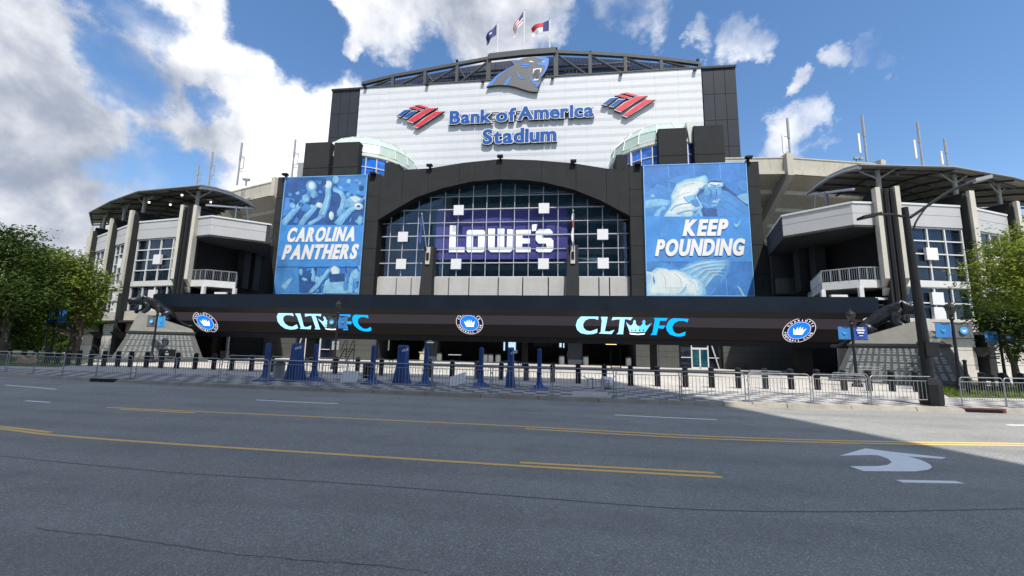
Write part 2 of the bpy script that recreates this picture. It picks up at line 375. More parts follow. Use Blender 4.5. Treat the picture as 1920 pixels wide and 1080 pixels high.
# glyphs of the built-in font as flat meshes
_g = {}
def glyph(ch, off=0., shear=0.):
    k = (ch, off, shear)
    if k not in _g:
        c = bpy.data.curves.new('glyph', 'FONT'); c.body = ch; c.offset = off; c.shear = shear; c.fill_mode = 'FRONT'; c.resolution_u = 4
        o = bpy.data.objects.new('glyph', c); col.objects.link(o); dg = bpy.context.evaluated_depsgraph_get(); dg.update()
        me = bpy.data.meshes.new_from_object(o.evaluated_get(dg))
        bm = bmesh.new(); bm.from_mesh(me); bmesh.ops.remove_doubles(bm, verts=bm.verts, dist=1e-5)
        V = [(v.co.x, v.co.y) for v in bm.verts]; bm.verts.index_update(); Fc = [tuple(v.index for v in f.verts) for f in bm.faces]
        Ed = [(e.verts[0].index, e.verts[1].index) for e in bm.edges if len(e.link_faces) == 1]; bm.free()
        bpy.data.objects.remove(o); bpy.data.meshes.remove(me)
        _g[k] = (V, Fc, Ed)
    return _g[k]
def word_layout(s, off, shear, gap=.055):
    xs = []; x = 0
    for ch in s:
        if ch == ' ': x += .25; xs.append(None); continue
        V, _, _ = glyph(ch, off, shear); V0, _, _ = glyph(ch, off, 0)
        a = min(v[0] for v in V0); b = max(v[0] for v in V0)
        xs.append(x - a); x += b - a + gap
    return xs, x - gap
def letters(s, cx, zb, width, height, Y, parent, mats, off=.02, shear=0., thick=.2, rim=0., capref='H', bold=0.):
    """upright letters facing -Y: cap height `height`, baseline zb, whole word `width` wide, one object a letter"""
    xs, W = word_layout(s, off, 0, .1 if bold else .055); V, _, _ = glyph(capref, off, 0); cap = max(v[1] for v in V); base = min(v[1] for v in V)
    kx = width / W; kz = height / (cap - base); out = []
    for ch, x in zip(s, xs):
        if x is None: continue
        mb = MB()
        def put(off_, yfront, depth, mi, ms):
            nonlocal_x = x
            V, Fc, Ed = glyph(ch, off_, shear)
            pts = [(cx - width / 2 + (v[0] + x) * kx, yfront, zb + (v[1] - base) * kz) for v in V]; n = len(pts)
            mb.add(pts, Fc, mi)
            if depth: mb.add(pts + [(p[0], yfront + depth, p[2]) for p in pts], [(a, b, n + b, n + a) for a, b in Ed], ms)
        if rim:
            for k_, dx_ in enumerate((.014, -.014)): x += dx_; put(off, Y - .03 - .005 * k_, 0, 0, 0); put(off + rim, Y + .004 * k_, thick, 1, 2); x -= dx_
        else:
            put(off, Y, thick, 0, len(mats) - 1)
            if bold: x += bold; put(off, Y - .004, thick, 0, len(mats) - 1); x -= 2 * bold; put(off, Y - .008, thick, 0, len(mats) - 1)
        out.append(mb.build('letter', mats, parent, fix=False))
    return out
ORD = ['first', 'second', 'third', 'fourth', 'fifth', 'sixth', 'seventh', 'eighth', 'ninth', 'tenth', 'eleventh', 'twelfth', 'thirteenth', 'fourteenth']
def where_labels(xs, marks, desc):
    """one label a repeat: its place counted from the nearest landmark"""
    near = [min(range(len(marks)), key=lambda j: abs(marks[j][0] - x)) for x in xs]; out = [None] * len(xs)
    for j, (mx_, nm) in enumerate(marks):
        for sgn, word in ((-1, 'left'), (1, 'right')):
            ids = sorted([i for i, x in enumerate(xs) if near[i] == j and (x - mx_) * sgn > 0 or (near[i] == j and x == mx_ and sgn == 1)], key=lambda i: abs(xs[i] - mx_))
            for k, i in enumerate(ids): out[i] = f'{desc}, {ORD[k]} to the {word} of {nm}'
    return out

# ================================================================== THE SETTING
kp = [(-170, 62, 0), (-110, 40, 0), (-70, 26.5, 0), (-45, 21.2, 0), (-29.5, 18.56, 0), (-21.6, 17.5, 0), (-14.7, 17.0, 0), (-8, 16.85, 0), (-1.1, 16.65, 0), (5, 16.72, 0), (12.9, 17.3, 0), (16.9, 17.8, 0), (30, 19.8, 0), (50, 24, 0), (90, 36, 0), (150, 60, 0)]
kerb = catmull(kp, 5)
def kerb_y(x): return lerp([(p.x, p.y) for p in kerb], x)
mb = MB(); mb.add([(-3000, -800, -.03), (3000, -800, -.03), (3000, 4000, -.03), (-3000, 4000, -.03)], [(0, 1, 2, 3)]); tag(mb.build('ground', groundm), kind='structure')
mb = MB()
for a, b in zip(kerb, kerb[1:]): mb.add([(a.x, -8, 0), (b.x, -8, 0), (b.x, b.y - .02, 0), (a.x, a.y - .02, 0)], [(0, 1, 2, 3)])
road = tag(mb.build('road', asph), kind='structure')
mb = MB()
for a, b in zip(kerb, kerb[1:]): mb.hexa([(a.x, a.y + .2, -.02), (b.x, b.y + .2, -.02), (b.x, max(b.y + 5, 90), -.02), (a.x, max(a.y + 5, 90), -.02)], [(a.x, a.y + .2, .15), (b.x, b.y + .2, .15), (b.x, max(b.y + 5, 90), .15), (a.x, max(a.y + 5, 90), .15)])
plaza = tag(mb.build('pavement', pave), kind='structure')
mb = MB(); mb.box(-160, 120, -60, -8, -.02, .15); tag(mb.build('near_pavement', kerbm), kind='structure')
# gutter and kerbstones
mb = MB()
for a, b in zip(kerb, kerb[1:]): mb.add([(a.x, a.y - .5, .004), (b.x, b.y - .5, .004), (b.x, b.y - .02, .004), (a.x, a.y - .02, .004)], [(0, 1, 2, 3)])
mb.build('gutter', gutterm, road)
kroot = link(bpy.data.objects.new('kerb', None)); kroot['kind'] = 'structure'; LOC[kroot] = Vector((0, 0, 0))
x = -62.0
while x < 40:
    x1 = x + 2.35; a = Vector((x + .012, kerb_y(x), 0)); b = Vector((x1 - .012, kerb_y(x1), 0))
    dz = random.uniform(-.006, .006); h = .155 + dz; dy = random.uniform(-.012, .012)
    if 1.2 < x + 1.2 < 4.2 and False: h = .05
    MB().hexa([(a.x, a.y + dy - .02, -.02), (b.x, b.y + dy - .02, -.02), (b.x, b.y + .21, -.02), (a.x, a.y + .21, -.02)], [(a.x, a.y + dy + .03, h), (b.x, b.y + dy + .03, h), (b.x, b.y + .21, h), (a.x, a.y + .21, h)]).build('kerb_stone', kerbm, kroot)
    x = x1
# road markings: strips that follow surveyed lines on the asphalt
def strip(name, pix, wd, mat, z=.004, jag=0.):
    P = catmull([PZ(*p, 0) for p in pix], 8); mb = MB(); L_, R2 = [], []
    for i, p in enumerate(P):
        t_ = (P[min(i + 1, len(P) - 1)] - P[max(i - 1, 0)]); t_.z = 0; t_.normalize(); n_ = Vector((-t_.y, t_.x, 0))
        j = Vector((random.uniform(-jag, jag), random.uniform(-jag, jag), 0)); ww = wd * (1 if not jag else random.uniform(.4, 1.5))
        L_.append(p + j + n_ * ww / 2); R2.append(p + j - n_ * ww / 2)
    k = len(P); mb.add([(q.x, q.y, z) for q in L_ + R2], [(i, k + i, k + i + 1, i + 1) for i in range(k - 1)])
    return mb.build(name, mat, road)
U = [(200, 764), (365, 771.5), (600, 782), (985, 800), (1300, 817), (1600, 827), (1920, 832), (2200, 835)]
strip('yellow_line', U, .11, ypaint)
strip('yellow_line', [(225, 767.5), (365, 774.5)], .11, ypaint)
strip('yellow_line', [(985, 804), (1300, 821.5), (1600, 831), (1920, 835.5), (2200, 838)], .11, ypaint)
strip('yellow_line', [(-250, 779), (0, 804), (95, 815.5), (300, 831), (600, 850), (980, 874), (1180, 885.5), (1354, 895)], .11, ypaint)
strip('yellow_line', [(-250, 775), (0, 800), (95, 811)], .11, ypaint)
strip('yellow_line', [(975, 867.5), (1180, 878.5), (1340, 887)], .11, ypaint)
for a in ([(10, 722), (60, 726), (105, 730)], [(48, 751.5), (93, 754.5)], [(480, 750), (560, 754), (634, 757)], [(1152, 778), (1250, 783), (1344, 787)], [(1888, 797), (1960, 798)]): strip('white_dash', a, .12, wpaint)
strip('white_dash', [(1686, 902.5), (1800, 904.5)], .14, wpaint)
ar = [(932, 265), (1005, 244), (1080, 254), (1235, 270), (1222, 274), (1128, 267), (1165, 278), (1188, 289), (1195, 298), (1184, 305), (1145, 310), (1000, 309), (960, 295), (1040, 294.5), (1068, 291), (1080, 284), (1070, 274), (1042, 264), (1015, 263)]
mb = MB(); mb.add([tuple(PZ(960 + a / 1.5167, 680 + b / 1.5167, 0))[:2] + (.004,) for a, b in ar], [tuple(range(len(ar)))]); mb.build('turn_arrow', wpaint, road)
for pts, wd in (([(-200, 835), (0, 855), (300, 884), (640, 906), (960, 930), (1300, 955), (1600, 959.5), (1920, 954), (2100, 950)], .026), ([(860, 768), (1180, 790)], .03)): strip('tar_seam', pts, wd, tar, .003)
strip('crack', [(60, 990), (140, 1000), (200, 1004), (290, 1018), (380, 1030), (450, 1040), (560, 1050), (700, 1060), (800, 1073)], .011, tar, .003, .012)
rp = [PZ(*p, .154) for p in ((1073, 731), (1134, 733), (1150, 749), (1073, 746))]
for p in rp: p.y = max(p.y, kerb_y(p.x) + .24)
MB().add([(p.x, p.y, .154) for p in rp], [(0, 1, 2, 3)]).build('concrete_pad', M('plain_concrete_pad', (.40, .385, .34), .9, .12, 1.5, .2, 40), plaza)
# storm drains cut in the kerb
for px, py, mt_ in ((215, 713, black), (1841, 771, M('rusty_iron', (.12, .035, .03), .7, .3, 5))):
    q = PZ(px, py, .05); q.y = kerb_y(q.x)
    t = thing('storm_drain', 'dark kerb inlet below the left barriers' if px < 900 else 'rusty red kerb inlet beside the right barriers', 'storm drain', (q.x, q.y - .1, 0))
    MB().box(q.x - .75, q.x + .75, q.y - .06, q.y + .1, .01, .16).build('inlet_frame', mt_, t)
    MB().box(q.x - .62, q.x + .62, q.y - .085, q.y - .04, .02, .115).build('inlet_mouth', black, t)
# office block on the near side of the street (behind the photographer), which shades the road
ob = thing('office_building', 'tall office block behind the photographer that shades the street', 'building', (-8, -20, 0))
MB().box(-32, 15.8, -30, -9, 0, 65.5).build('wall', M('office_pale_stone', (.55, .53, .50), .8, .08, .3), ob)
mb = MB()
for k in range(15): mb.box(-30, 14.5, -9, -8.9, 3 + k * 4.1, 5.4 + k * 4.1)
mb.build('window_band', darkglass, ob)

# ================================================================== GATE BUILDING
gate = thing('gate_building', 'charcoal stadium gate building with wide arched window between two banner piers', 'building', (-7.3, 46, 0.15))
YF = 46.0
def FZ(px, py, Y=YF): p = PY(px, py, Y); return (p.x, p.z)
arch_top = [(-22.65, 22.8), (-22.1, 22.8), (-22.1, 24.7), (-21.0, 24.7), (-19.9, 23.65), (-16.3, 23.72), (-12, 24.3), (-7.4, 24.62), (-3, 24.3), (1.4, 23.75), (5.0, 23.0), (7.2, 22.65)]
arch_in = [(-22.47, 17.24)] + [FZ(*p) for p in [(735, 396), (780, 370), (830, 352.5), (882, 340.5), (937, 336), (985, 337.5), (1020, 341.5), (1075, 355), (1125, 375)]] + [(7.77, 17.15)]
Lp = [(-36.5, 23.2), (-36.5, 13.6), (-39.9, 10.35), (-40.2, 7.9), (-40.2, 6.9)]
Rp = [(25.5, 6.9), (25.5, 7.9), (25.5, 10.35), (21.95, 13.65), (21.95, 23.2)]
outline = Lp + [(-22.47, 6.9)] + arch_in + [(7.77, 6.9)] + Rp + [(7.3, 23.2)] + arch_top[::-1][:-1] + [(-22.65, 23.2)]
# backing wall 6 cm behind the facing panels, then the panels themselves with open joints
mb = MB()
mb.prism([(x_, YF + .06, z_) for x_, z_ in outline], (0, 1.25, 0)); mb.build('backing_wall', joint, gate)
xs = [-40.2, -36.48, -24.1, -22.48, -19.6, -16.3, -12.4, -7.4, -2.4, 1.7, 5.2, 7.78, 9.2, 20.7, 25.6]; zs = [6.9, 10.33, 13.62, 17.05, 20.3, 25]
g = .022
for i in range(len(xs) - 1):
    col_arch = -22.5 < xs[i] < 7.7
    zz = [6.9, 25] if col_arch else zs
    for j in range(len(zz) - 1):
        p = list(outline)
        for ax, v, less in ((0, xs[i] + g, False), (0, xs[i + 1] - g, True), (1, zz[j] + g, False), (1, zz[j + 1] - g, True)):
            p = clip(p, ax, v, less)
            if not p: break
        p = dedupe(p)
        if len(p) < 3 or area(p) < .05: continue
        MB().prism([(x_, YF, z_) for x_, z_ in p], (0, .058, 0)).build('wall_panel', charcoal, gate)
# arch soffit liner, jambs are part of the backing wall; sides of the building
MB().box(-36.45, -22.6, YF + 1.35, 58, 7, 23.1).build('side_block', charcoal, gate)
MB().box(7.9, 21.9, YF + 1.35, 58, 7, 23.1).build('side_block', charcoal, gate)
MB().box(-22.5, 7.8, 52.5, 53, 7, 23.0).build('back_wall', lobby, gate)
MB().box(-22.5, 7.8, 47.6, 52.4, 22.75, 22.95).build('ceiling', lobby, gate)
MB().box(-22.5, 7.8, 47.4, 52.4, 9.6, 9.9).build('floor', lobby, gate)
# shoulder blocks beside the arch band
MB().box(-22.4, -20.9, 47.6, 51, 22, 25.2).build('shoulder_block', charcoal, gate)
MB().box(6.6, 7.9, 47.6, 51, 22, 25.4).build('shoulder_block', charcoal, gate)
# glazing
aw = thing('arched_window', 'x', 'x')
bpy.data.objects.remove(aw)
YG = 47.32
win = MB(); win.box(-22.6, 7.8, YG - .05, YG + .05, 10.24, 10.34); win = win.build('window', whitem, gate)
colx = [PY(p, 519, YG).x for p in (702, 727, 751, 779, 801, 829, 855, 882.5, 909, 935.5, 962.5, 990, 1017.5, 1046, 1074, 1102.5, 1131, 1160, 1190)]
rowz = [10.3, 12.0, 13.7, 15.42, 17.1, 18.78, 20.45, 22.3]
def arch_z(x_): return lerp([(a + (0), b) for a, b in arch_in], x_) + .35
BIG = [PY(p, 494, YG) for p in (752, 855, 1019, 1131)]
for i in range(len(colx) - 1):
    for j in range(len(rowz) - 1):
        x0, x1 = colx[i] + .03, colx[i + 1] - .03; z0, z1 = rowz[j] + .03, rowz[j + 1] - .03
        za, zb = arch_z(x0), arch_z(x1)
        p = [(x0, z0), (x1, z0), (x1, min(z1, max(z0, zb))), (x0, min(z1, max(z0, za)))]; p = dedupe(p)
        if len(p) < 3 or area(p) < .05: continue
        ty = random.uniform(-.006, .006)
        MB().prism([(a, YG + ty, b) for a, b in p], (0, .02, 0)).build('pane', clearglass, win)
for i in range(1, len(colx) - 1):
    MB().box(colx[i] - .036, colx[i] + .036, YG - .07, YG + .06, 10.34, min(arch_z(colx[i]), 22.4)).build('mullion', mullm, win)
for j in range(1, len(rowz) - 1):
    half = [x_ for x_ in [-22.6 + k * .1 for k in range(305)] if arch_z(x_) > rowz[j]]
    bold = j in (2, 3 + 0, 5, 1) and j in (1, 3, 5)
    h = .06 if bold else .036
    MB().box(half[0], half[-1], YG - (.12 if bold else .06), YG + .055, rowz[j] - h, rowz[j] + h).build('transom', mullm, win)
pl = MB(); pl.box(-.42, .42, -.2, 0, -.62, .62); 
src = None
for px, py in ((755.5, 444), (752, 495), (860, 394), (855, 495), (1020, 390.5), (1019, 494.5), (1130, 439.5), (1131, 493.5)):
    c = PY(px, py, YG - .25)
    MB().box(c.x - .63, c.x + .63, c.y - .05, c.y + .08, c.z - .63, c.z + .63).build('square_diffuser', signwhite, win)
# pale spandrel panels beneath the window
for a, b in zip([700, 744, 772, 813, 842, 880, 935, 981, 1029, 1086, 1124, 1144], [742, 770, 792, 840, 878, 933, 979, 1027, 1064, 1122, 1142, 1182]):
    x0, x1 = PY(a, 535, 46.9).x, PY(b, 535, 46.9).x
    MB().box(x0 + .01, x1 - .01, 46.9, 47.3, 7.6, 10.2).build('spandrel_panel', lightcon, gate)
MB().box(-22.5, 7.8, 47.3, 47.6, 6.9, 10.2).build('spandrel_backing', joint, gate)
# two wedge pilasters with pale plaques
for px in (800, 1074):
    x_ = PY(px, 520, 46).x
    MB().hexa([(x_ - .72, 45.5, 6.9), (x_ + .72, 45.5, 6.9), (x_ + .72, 47.5, 6.9), (x_ - .72, 47.5, 6.9)], [(x_ - .62, 46.3, 13.9), (x_ + .62, 46.3, 13.9), (x_ + .62, 47.5, 13.9), (x_ - .62, 47.5, 13.9)]).build('pilaster', charcoal, gate)
    t = MB().hexa([(x_ - .25, 45.88, 11.6), (x_ + .25, 45.88, 11.6), (x_ + .25, 46.2, 11.6), (x_ - .25, 46.2, 11.6)], [(x_ - .25, 46.1, 13.75), (x_ + .25, 46.1, 13.75), (x_ + .25, 46.4, 13.75), (x_ - .25, 46.4, 13.75)]).build('plaque', lightcon, gate)
    MB().box(x_ - .16, x_ + .16, 45.86, 45.95, 12.1, 13.0).build('vent', joint, t)
# ground floor wall under the canopy
lowx = [(-40.2, -37.5), (-37.5, -34.2), (-34.2, -31.9), (-26.9, -24.5), (-24.5, -21.7)]
lowR = [(8.1, 10.5), (10.5, 12.6), (17.1, 19.3), (19.3, 22), (22, 25.4)]
for a, b in lowx + lowR:
    for z0, z1 in ((.16, 1.3), (1.3, 1.9), (1.9, 3.1), (3.1, 6.9)):
        MB().box(a + .015, b - .015, YF, YF + .3, z0 + .012, z1 - .012).build('wall_panel', greywall, gate)
MB().box(-40.2, -21.7, YF + .3, YF + .6, .15, 6.9).build('backing_wall', joint, gate); MB().box(8.1, 25.4, YF + .3, YF + .6, .15, 6.9).build('backing_wall', joint, gate)
MB().box(-21.7, 8.1, YF + .1, YF + .6, 3.3, 6.9).build('lintel', charcoal2, gate)
# concourse seen through the opening
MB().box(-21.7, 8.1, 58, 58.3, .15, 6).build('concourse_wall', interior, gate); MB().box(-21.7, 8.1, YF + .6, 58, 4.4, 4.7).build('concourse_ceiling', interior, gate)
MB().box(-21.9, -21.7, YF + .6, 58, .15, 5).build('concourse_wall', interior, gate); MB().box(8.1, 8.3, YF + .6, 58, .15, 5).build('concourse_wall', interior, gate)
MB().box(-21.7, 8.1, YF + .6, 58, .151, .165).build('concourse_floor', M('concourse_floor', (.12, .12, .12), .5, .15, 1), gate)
for a, b in ((795, 820), (1065, 1092)):
    MB().box(PY(a, 660, 47.5).x, PY(b, 660, 47.5).x, 47.5, 48.6, .16, 4.4).build('concourse_pier', M('pier_blue_grey', (.045, .055, .075), .7), gate)
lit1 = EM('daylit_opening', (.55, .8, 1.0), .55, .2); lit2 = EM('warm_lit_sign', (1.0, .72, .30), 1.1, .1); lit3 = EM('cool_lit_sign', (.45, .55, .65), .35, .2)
def px_box(name, a, b, c, e, Y, dpt, mat, parent, **k):
    p, q = PY(a, e, Y), PY(c, b, Y)
    return MB().box(p.x, q.x, Y, Y + dpt, min(p.z, q.z), max(p.z, q.z)).build(name, mat, parent, **k)
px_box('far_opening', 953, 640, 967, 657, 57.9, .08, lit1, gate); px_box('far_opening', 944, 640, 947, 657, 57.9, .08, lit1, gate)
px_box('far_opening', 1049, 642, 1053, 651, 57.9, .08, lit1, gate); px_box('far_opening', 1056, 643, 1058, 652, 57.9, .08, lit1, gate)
for i, a in enumerate((702, 708, 714, 721, 727)): px_box('pale_post', a, 638, a + 2.4, 657, 49.5, .2, EM('pale_glow_post%d' % i, (.4, .48, .45), .25), gate)  # faint glow put into the posts, which are no lamps
px_box('lit_sign', 1136, 641.5, 1156, 646, 49.0, .06, lit2, gate)
px_box('lit_sign', 801, 634.5, 812, 636.5, 47.42, .06, lit3, gate); px_box('lit_sign', 800, 641, 813, 643, 47.42, .06, lit3, gate); px_box('lit_sign', 803, 637.7, 810, 639.3, 47.42, .06, lit3, gate)
px_box('ceiling_lamp', 1096, 640, 1103, 642.5, 48.5, .1, lit3, gate); px_box('ceiling_lamp', 880, 634, 891, 637, 50, .1, lit3, gate)
for i in range(7): px_box('wall_poster', 1001 + i * 5.2, 643, 1004.6 + i * 5.2, 650, 57.8, .06, M('poster_dim%d' % i, (.10, .14, .18), .6), gate)
# entrance doors, left and right
def doors(px0, px1, lean):
    a, b = PY(px0, 650, YF).x, PY(px1, 650, YF).x
    d_ = MB().box(a, b, YF + .25, YF + .32, .15, 3.1).build('door_bay', darkglass, gate)
    c0, c1 = a + (b - a) * .30, a + (b - a) * .70
    mb = MB()
    for x0, x1, z0, z1 in ((c0 - .12, c0, .15, 2.75), (c1, c1 + .12, .15, 2.75), (c0, c1, 2.15, 2.35), ((c0 + c1) / 2 - .07, (c0 + c1) / 2 + .07, .15, 2.15), (c0, c1, .15, .28), (a, c0 - .12, 1.25, 1.33), (c1 + .12, b, 1.25, 1.33)):
        mb.box(x0, x1, YF + .12, YF + .24, z0, z1)
    mb.build('door_frame', whitem, d_)
    for x0, x1 in ((c0, (c0 + c1) / 2 - .07), ((c0 + c1) / 2 + .07, c1)): MB().box(x0, x1, YF + .17, YF + .2, .28, 2.15).build('door_leaf', doorglass, d_)
    s = -1 if lean == 'l' else 1; e = a if s < 0 else b
    MB().prism([(e, YF + .05, .15), (e + s * -.10, YF + .05, .15), (e - s * .9, YF + .05, 3.1), (e - s * .75, YF + .05, 3.1)], (0, .16, 0)).build('leaning_mullion', lightcon, d_)
doors(553, 617, 'l'); doors(1277, 1348, 'r')

# banners on the two piers
def banner(px, label, word1, word2, layers, scale, org, t1, t2):
    x0, x1, z0, z1 = px
    b = thing('banner', label, 'banner', ((x0 + x1) / 2, YF - .06, z0))
    MB().box(x0, x1, YF - .12, YF - .05, z0, z1).build('sheet', BAN0, b)
    mb = MB(); rim = .09
    for q in ((x0, x1, z0, z0 + rim), (x0, x1, z1 - rim, z1), (x0, x0 + rim, z0 + rim, z1 - rim), (x1 - rim, x1, z0 + rim, z1 - rim)): mb.box(q[0], q[1], YF - .15, YF - .121, q[2], q[3])
    for k in range(1, 4): mb.box(x0 + (x1 - x0) * k / 4 - .02, x0 + (x1 - x0) * k / 4 + .02, YF - .124, YF - .1215, z0 + rim, z1 - rim)
    mb.build('hem', BANHEM, b)
    ladder = [b_dark, b_mid, b_ml, b_lt, b_lw, b_wh]; rich = []
    for mat_, poly in layers:
        if mat_ in (b_lt, b_wh) and len(poly) >= 6:
            i_ = ladder.index(mat_); c_ = (sum(p[0] for p in poly) / len(poly), sum(p[1] for p in poly) / len(poly))
            for k_, m2, sh in ((1.09, ladder[i_ - 2], 3), (1.0, ladder[i_ - 1], 1), (.86, mat_, -2)): rich.append((m2, [(c_[0] + (p[0] - c_[0]) * k_ + sh, c_[1] + (p[1] - c_[1]) * k_ + sh) for p in poly]))
            if mat_ is b_wh: rich.append((b_wh2, [(c_[0] + (p[0] - c_[0]) * .55 - 6, c_[1] + (p[1] - c_[1]) * .55 - 6) for p in poly]))
        else: rich.append((mat_, poly))
    layers = rich
    for k, (mat_, poly) in enumerate(layers):
        P = [PY(org[0] + u / scale, org[1] + v / scale, YF - .12) for u, v in poly]
        P = dedupe([(min(max(p.x, x0 + rim), x1 - rim), min(max(p.z, z0 + rim), z1 - rim)) for p in P])
        if len(P) < 3: continue
        y_ = YF - .126 - .00022 * k
        MB().add([(p[0], y_, p[1]) for p in P], [tuple(range(len(P)))]).build('printed_shape', mat_, b)
    for (wd, cx, zb, wdt, ht) in (t1, t2): letters(wd, cx, zb, wdt, ht, YF - .205, b, [BANTXT, BANTXT], off=.045, shear=.30, bold=.018, thick=.02)
def BM(name, c, sc_=.5, var=.35): return M(name, c, .55, var, sc_)
BAN0 = BM('banner_blue', (.042, .175, .47), .35, .25); BANHEM = BM('banner_hem_light_blue', (.16, .40, .72), 1, .1); BANTXT = M('banner_lettering_white', (.74, .73, .71), .6, .04)
b_dark = BM('banner_print_deep_blue', (.025, .085, .26), .6); b_mid = BM('banner_print_mid_blue', (.06, .22, .52), .5, .25); b_lt = BM('banner_print_light_blue', (.20, .42, .60), .8, .3); b_wh = BM('banner_print_pale', (.52, .60, .60), .5, .15); b_ml = BM('banner_print_soft_blue', (.11, .31, .58), 1.2, .3); b_lw = BM('banner_print_hazy_blue', (.34, .52, .62), 1.0, .25); b_wh2 = BM('banner_print_white', (.62, .67, .66), .8, .1); b_band = BM('banner_print_azure', (.055, .245, .60), .35, .18)
def ell(cx, cy, a, b, n=12, rot=0, jag=0.):
    o = []
    for i in range(n):
        t = 2 * math.pi * i / n; r = 1 + random.uniform(-jag, jag); u, v = a * r * math.cos(t), b * r * math.sin(t); o.append((cx + u * math.cos(rot) - v * math.sin(rot), cy + u * math.sin(rot) + v * math.cos(rot)))
    return o
def limb(P, r0, r1):
    n = len(P); A, B = [], []
    for i, p in enumerate(P):
        a, c = P[max(0, i - 1)], P[min(n - 1, i + 1)]; dx, dy = c[0] - a[0], c[1] - a[1]; l = math.hypot(dx, dy) or 1; r = r0 + (r1 - r0) * i / (n - 1)
        A.append((p[0] - dy / l * r, p[1] + dx / l * r)); B.append((p[0] + dy / l * r, p[1] - dx / l * r))
    return A + B[::-1]
def hand(x_, y_, s, rot=0.):
    o = [(m_, ell(x_, y_, s * .42, s * .5, 9, rot)) for m_ in (b_lt,)]
    for k, (a, ln) in enumerate(((-.5, .9), (-.18, 1.1), (.12, 1.1), (.42, .95), (1.15, .75))):
        a += rot; o.append((b_lt, limb([(x_, y_), (x_ + math.sin(a) * s * ln, y_ - math.cos(a) * s * ln)], s * .15, s * .09)))
    return o
KP = [(b_mid, [(100, 240), (300, 250), (420, 330), (885, 330), (885, 450), (100, 450)]), (b_lt, [(105, 335), (160, 320), (230, 318), (300, 330), (290, 370), (180, 375), (108, 392)]), (b_mid, ell(170, 300, 30, 26)), (b_lt, ell(170, 298, 16, 13)),
      (b_lt, [(170, 450), (200, 400), (250, 368), (275, 385), (230, 410), (215, 450)]), (b_dark, [(470, 290), (520, 215), (600, 185), (665, 190), (705, 240), (780, 290), (862, 350), (868, 450), (520, 450)]),
      (b_mid, [(620, 330), (700, 260), (800, 330), (860, 380), (866, 448), (640, 446)]), (b_lt, [(775, 300), (858, 275), (862, 360), (815, 335)]),
      (b_wh, [(252, 446), (285, 395), (312, 350), (308, 295), (325, 255), (345, 215), (400, 188), (470, 175), (535, 158), (556, 180), (556, 238), (500, 258), (478, 290), (500, 330), (522, 372), (500, 388), (455, 400), (462, 425), (440, 446)]),
      (b_lt, [(390, 305), (450, 290), (478, 292), (470, 335), (430, 350), (405, 330)]), (b_mid, [(440, 330), (490, 320), (515, 370), (480, 382), (450, 360)]),
      (b_wh, [(562, 215), (585, 198), (625, 200), (668, 200), (672, 222), (640, 238), (600, 250), (570, 240)]), (b_mid, [(500, 300), (560, 250), (640, 240), (690, 262), (700, 330), (640, 380), (560, 390), (520, 360)]), (b_ml, ell(565, 262, 24, 34, 12, .5)), (b_ml, ell(606, 252, 24, 36, 12, .3)), (b_ml, ell(646, 256, 22, 34, 12, .1)), (b_lt, ell(560, 238, 16, 12, 10)), (b_lt, ell(602, 226, 16, 12, 10)), (b_lt, ell(642, 230, 15, 11, 10)), (b_dark, limb([(588, 250), (592, 290), (580, 320)], 3, 1.5)), (b_dark, limb([(628, 250), (632, 292), (622, 322)], 3, 1.5)), (b_ml, limb([(520, 350), (570, 372), (640, 362)], 12, 8)),
      (b_lt, [(465, 440), (495, 405), (515, 395), (530, 446), (515, 446), (505, 420), (480, 446)]),
      (b_band, [(104, 448), (890, 448), (895, 775), (112, 775)]), (b_mid, [(215, 775), (210, 640), (235, 520), (290, 450), (330, 450), (280, 540), (265, 660), (300, 775)]),
      (b_mid, [(120, 775), (260, 778), (360, 830), (300, 850), (210, 815), (120, 840)]), (b_lt, [(355, 835), (420, 790), (520, 755), (720, 755), (715, 830), (690, 880), (600, 1000), (560, 1020), (530, 960), (450, 890)]),
      (b_mid, [(540, 960), (640, 860), (700, 800), (715, 830), (640, 950), (570, 1020)])]
for k in range(9): KP.append((b_mid if k % 2 else b_wh, limb([(375 + k * 22, 832 + k * 15), (470 + k * 17, 800 + k * 8), (600 + k * 8, 772 + k * 12), (708 - k * 4, 765 + k * 14)], 2.2, 1.0)))
rq = random.Random(21)
for k in range(14):
    u, v = rq.uniform(105, 870), rq.uniform(95, 330); KP.insert(0, (rq.choice((b_mid, BAN0, b_mid)), ell(u, v, rq.uniform(50, 130), rq.uniform(14, 40), 12, rq.uniform(-.3, .3), .2)))
for P_s, m_s in (([(330, 270), (360, 235), (410, 215), (470, 205)], b_lw), ([(320, 330), (350, 300), (400, 280), (450, 268)], b_lw), ([(300, 400), (330, 370), (380, 355), (420, 350)], b_lt), ([(345, 425), (400, 408), (450, 402)], b_lt), ([(480, 190), (520, 185), (545, 200)], b_lw), ([(500, 250), (530, 240), (552, 215)], b_lt), ([(540, 300), (560, 350), (600, 385), (650, 395)], b_ml), ([(680, 260), (740, 300), (800, 350), (850, 385)], b_ml), ([(660, 300), (720, 345), (780, 390), (840, 420)], b_ml), ([(640, 350), (700, 390), (760, 425)], b_ml), ([(530, 330), (545, 390), (560, 440)], b_mid), ([(580, 215), (620, 222), (655, 215)], b_ml), ([(600, 340), (630, 345), (655, 318)], b_wh)):
    KP.append((m_s, limb(P_s, 3.2, 1.2)))
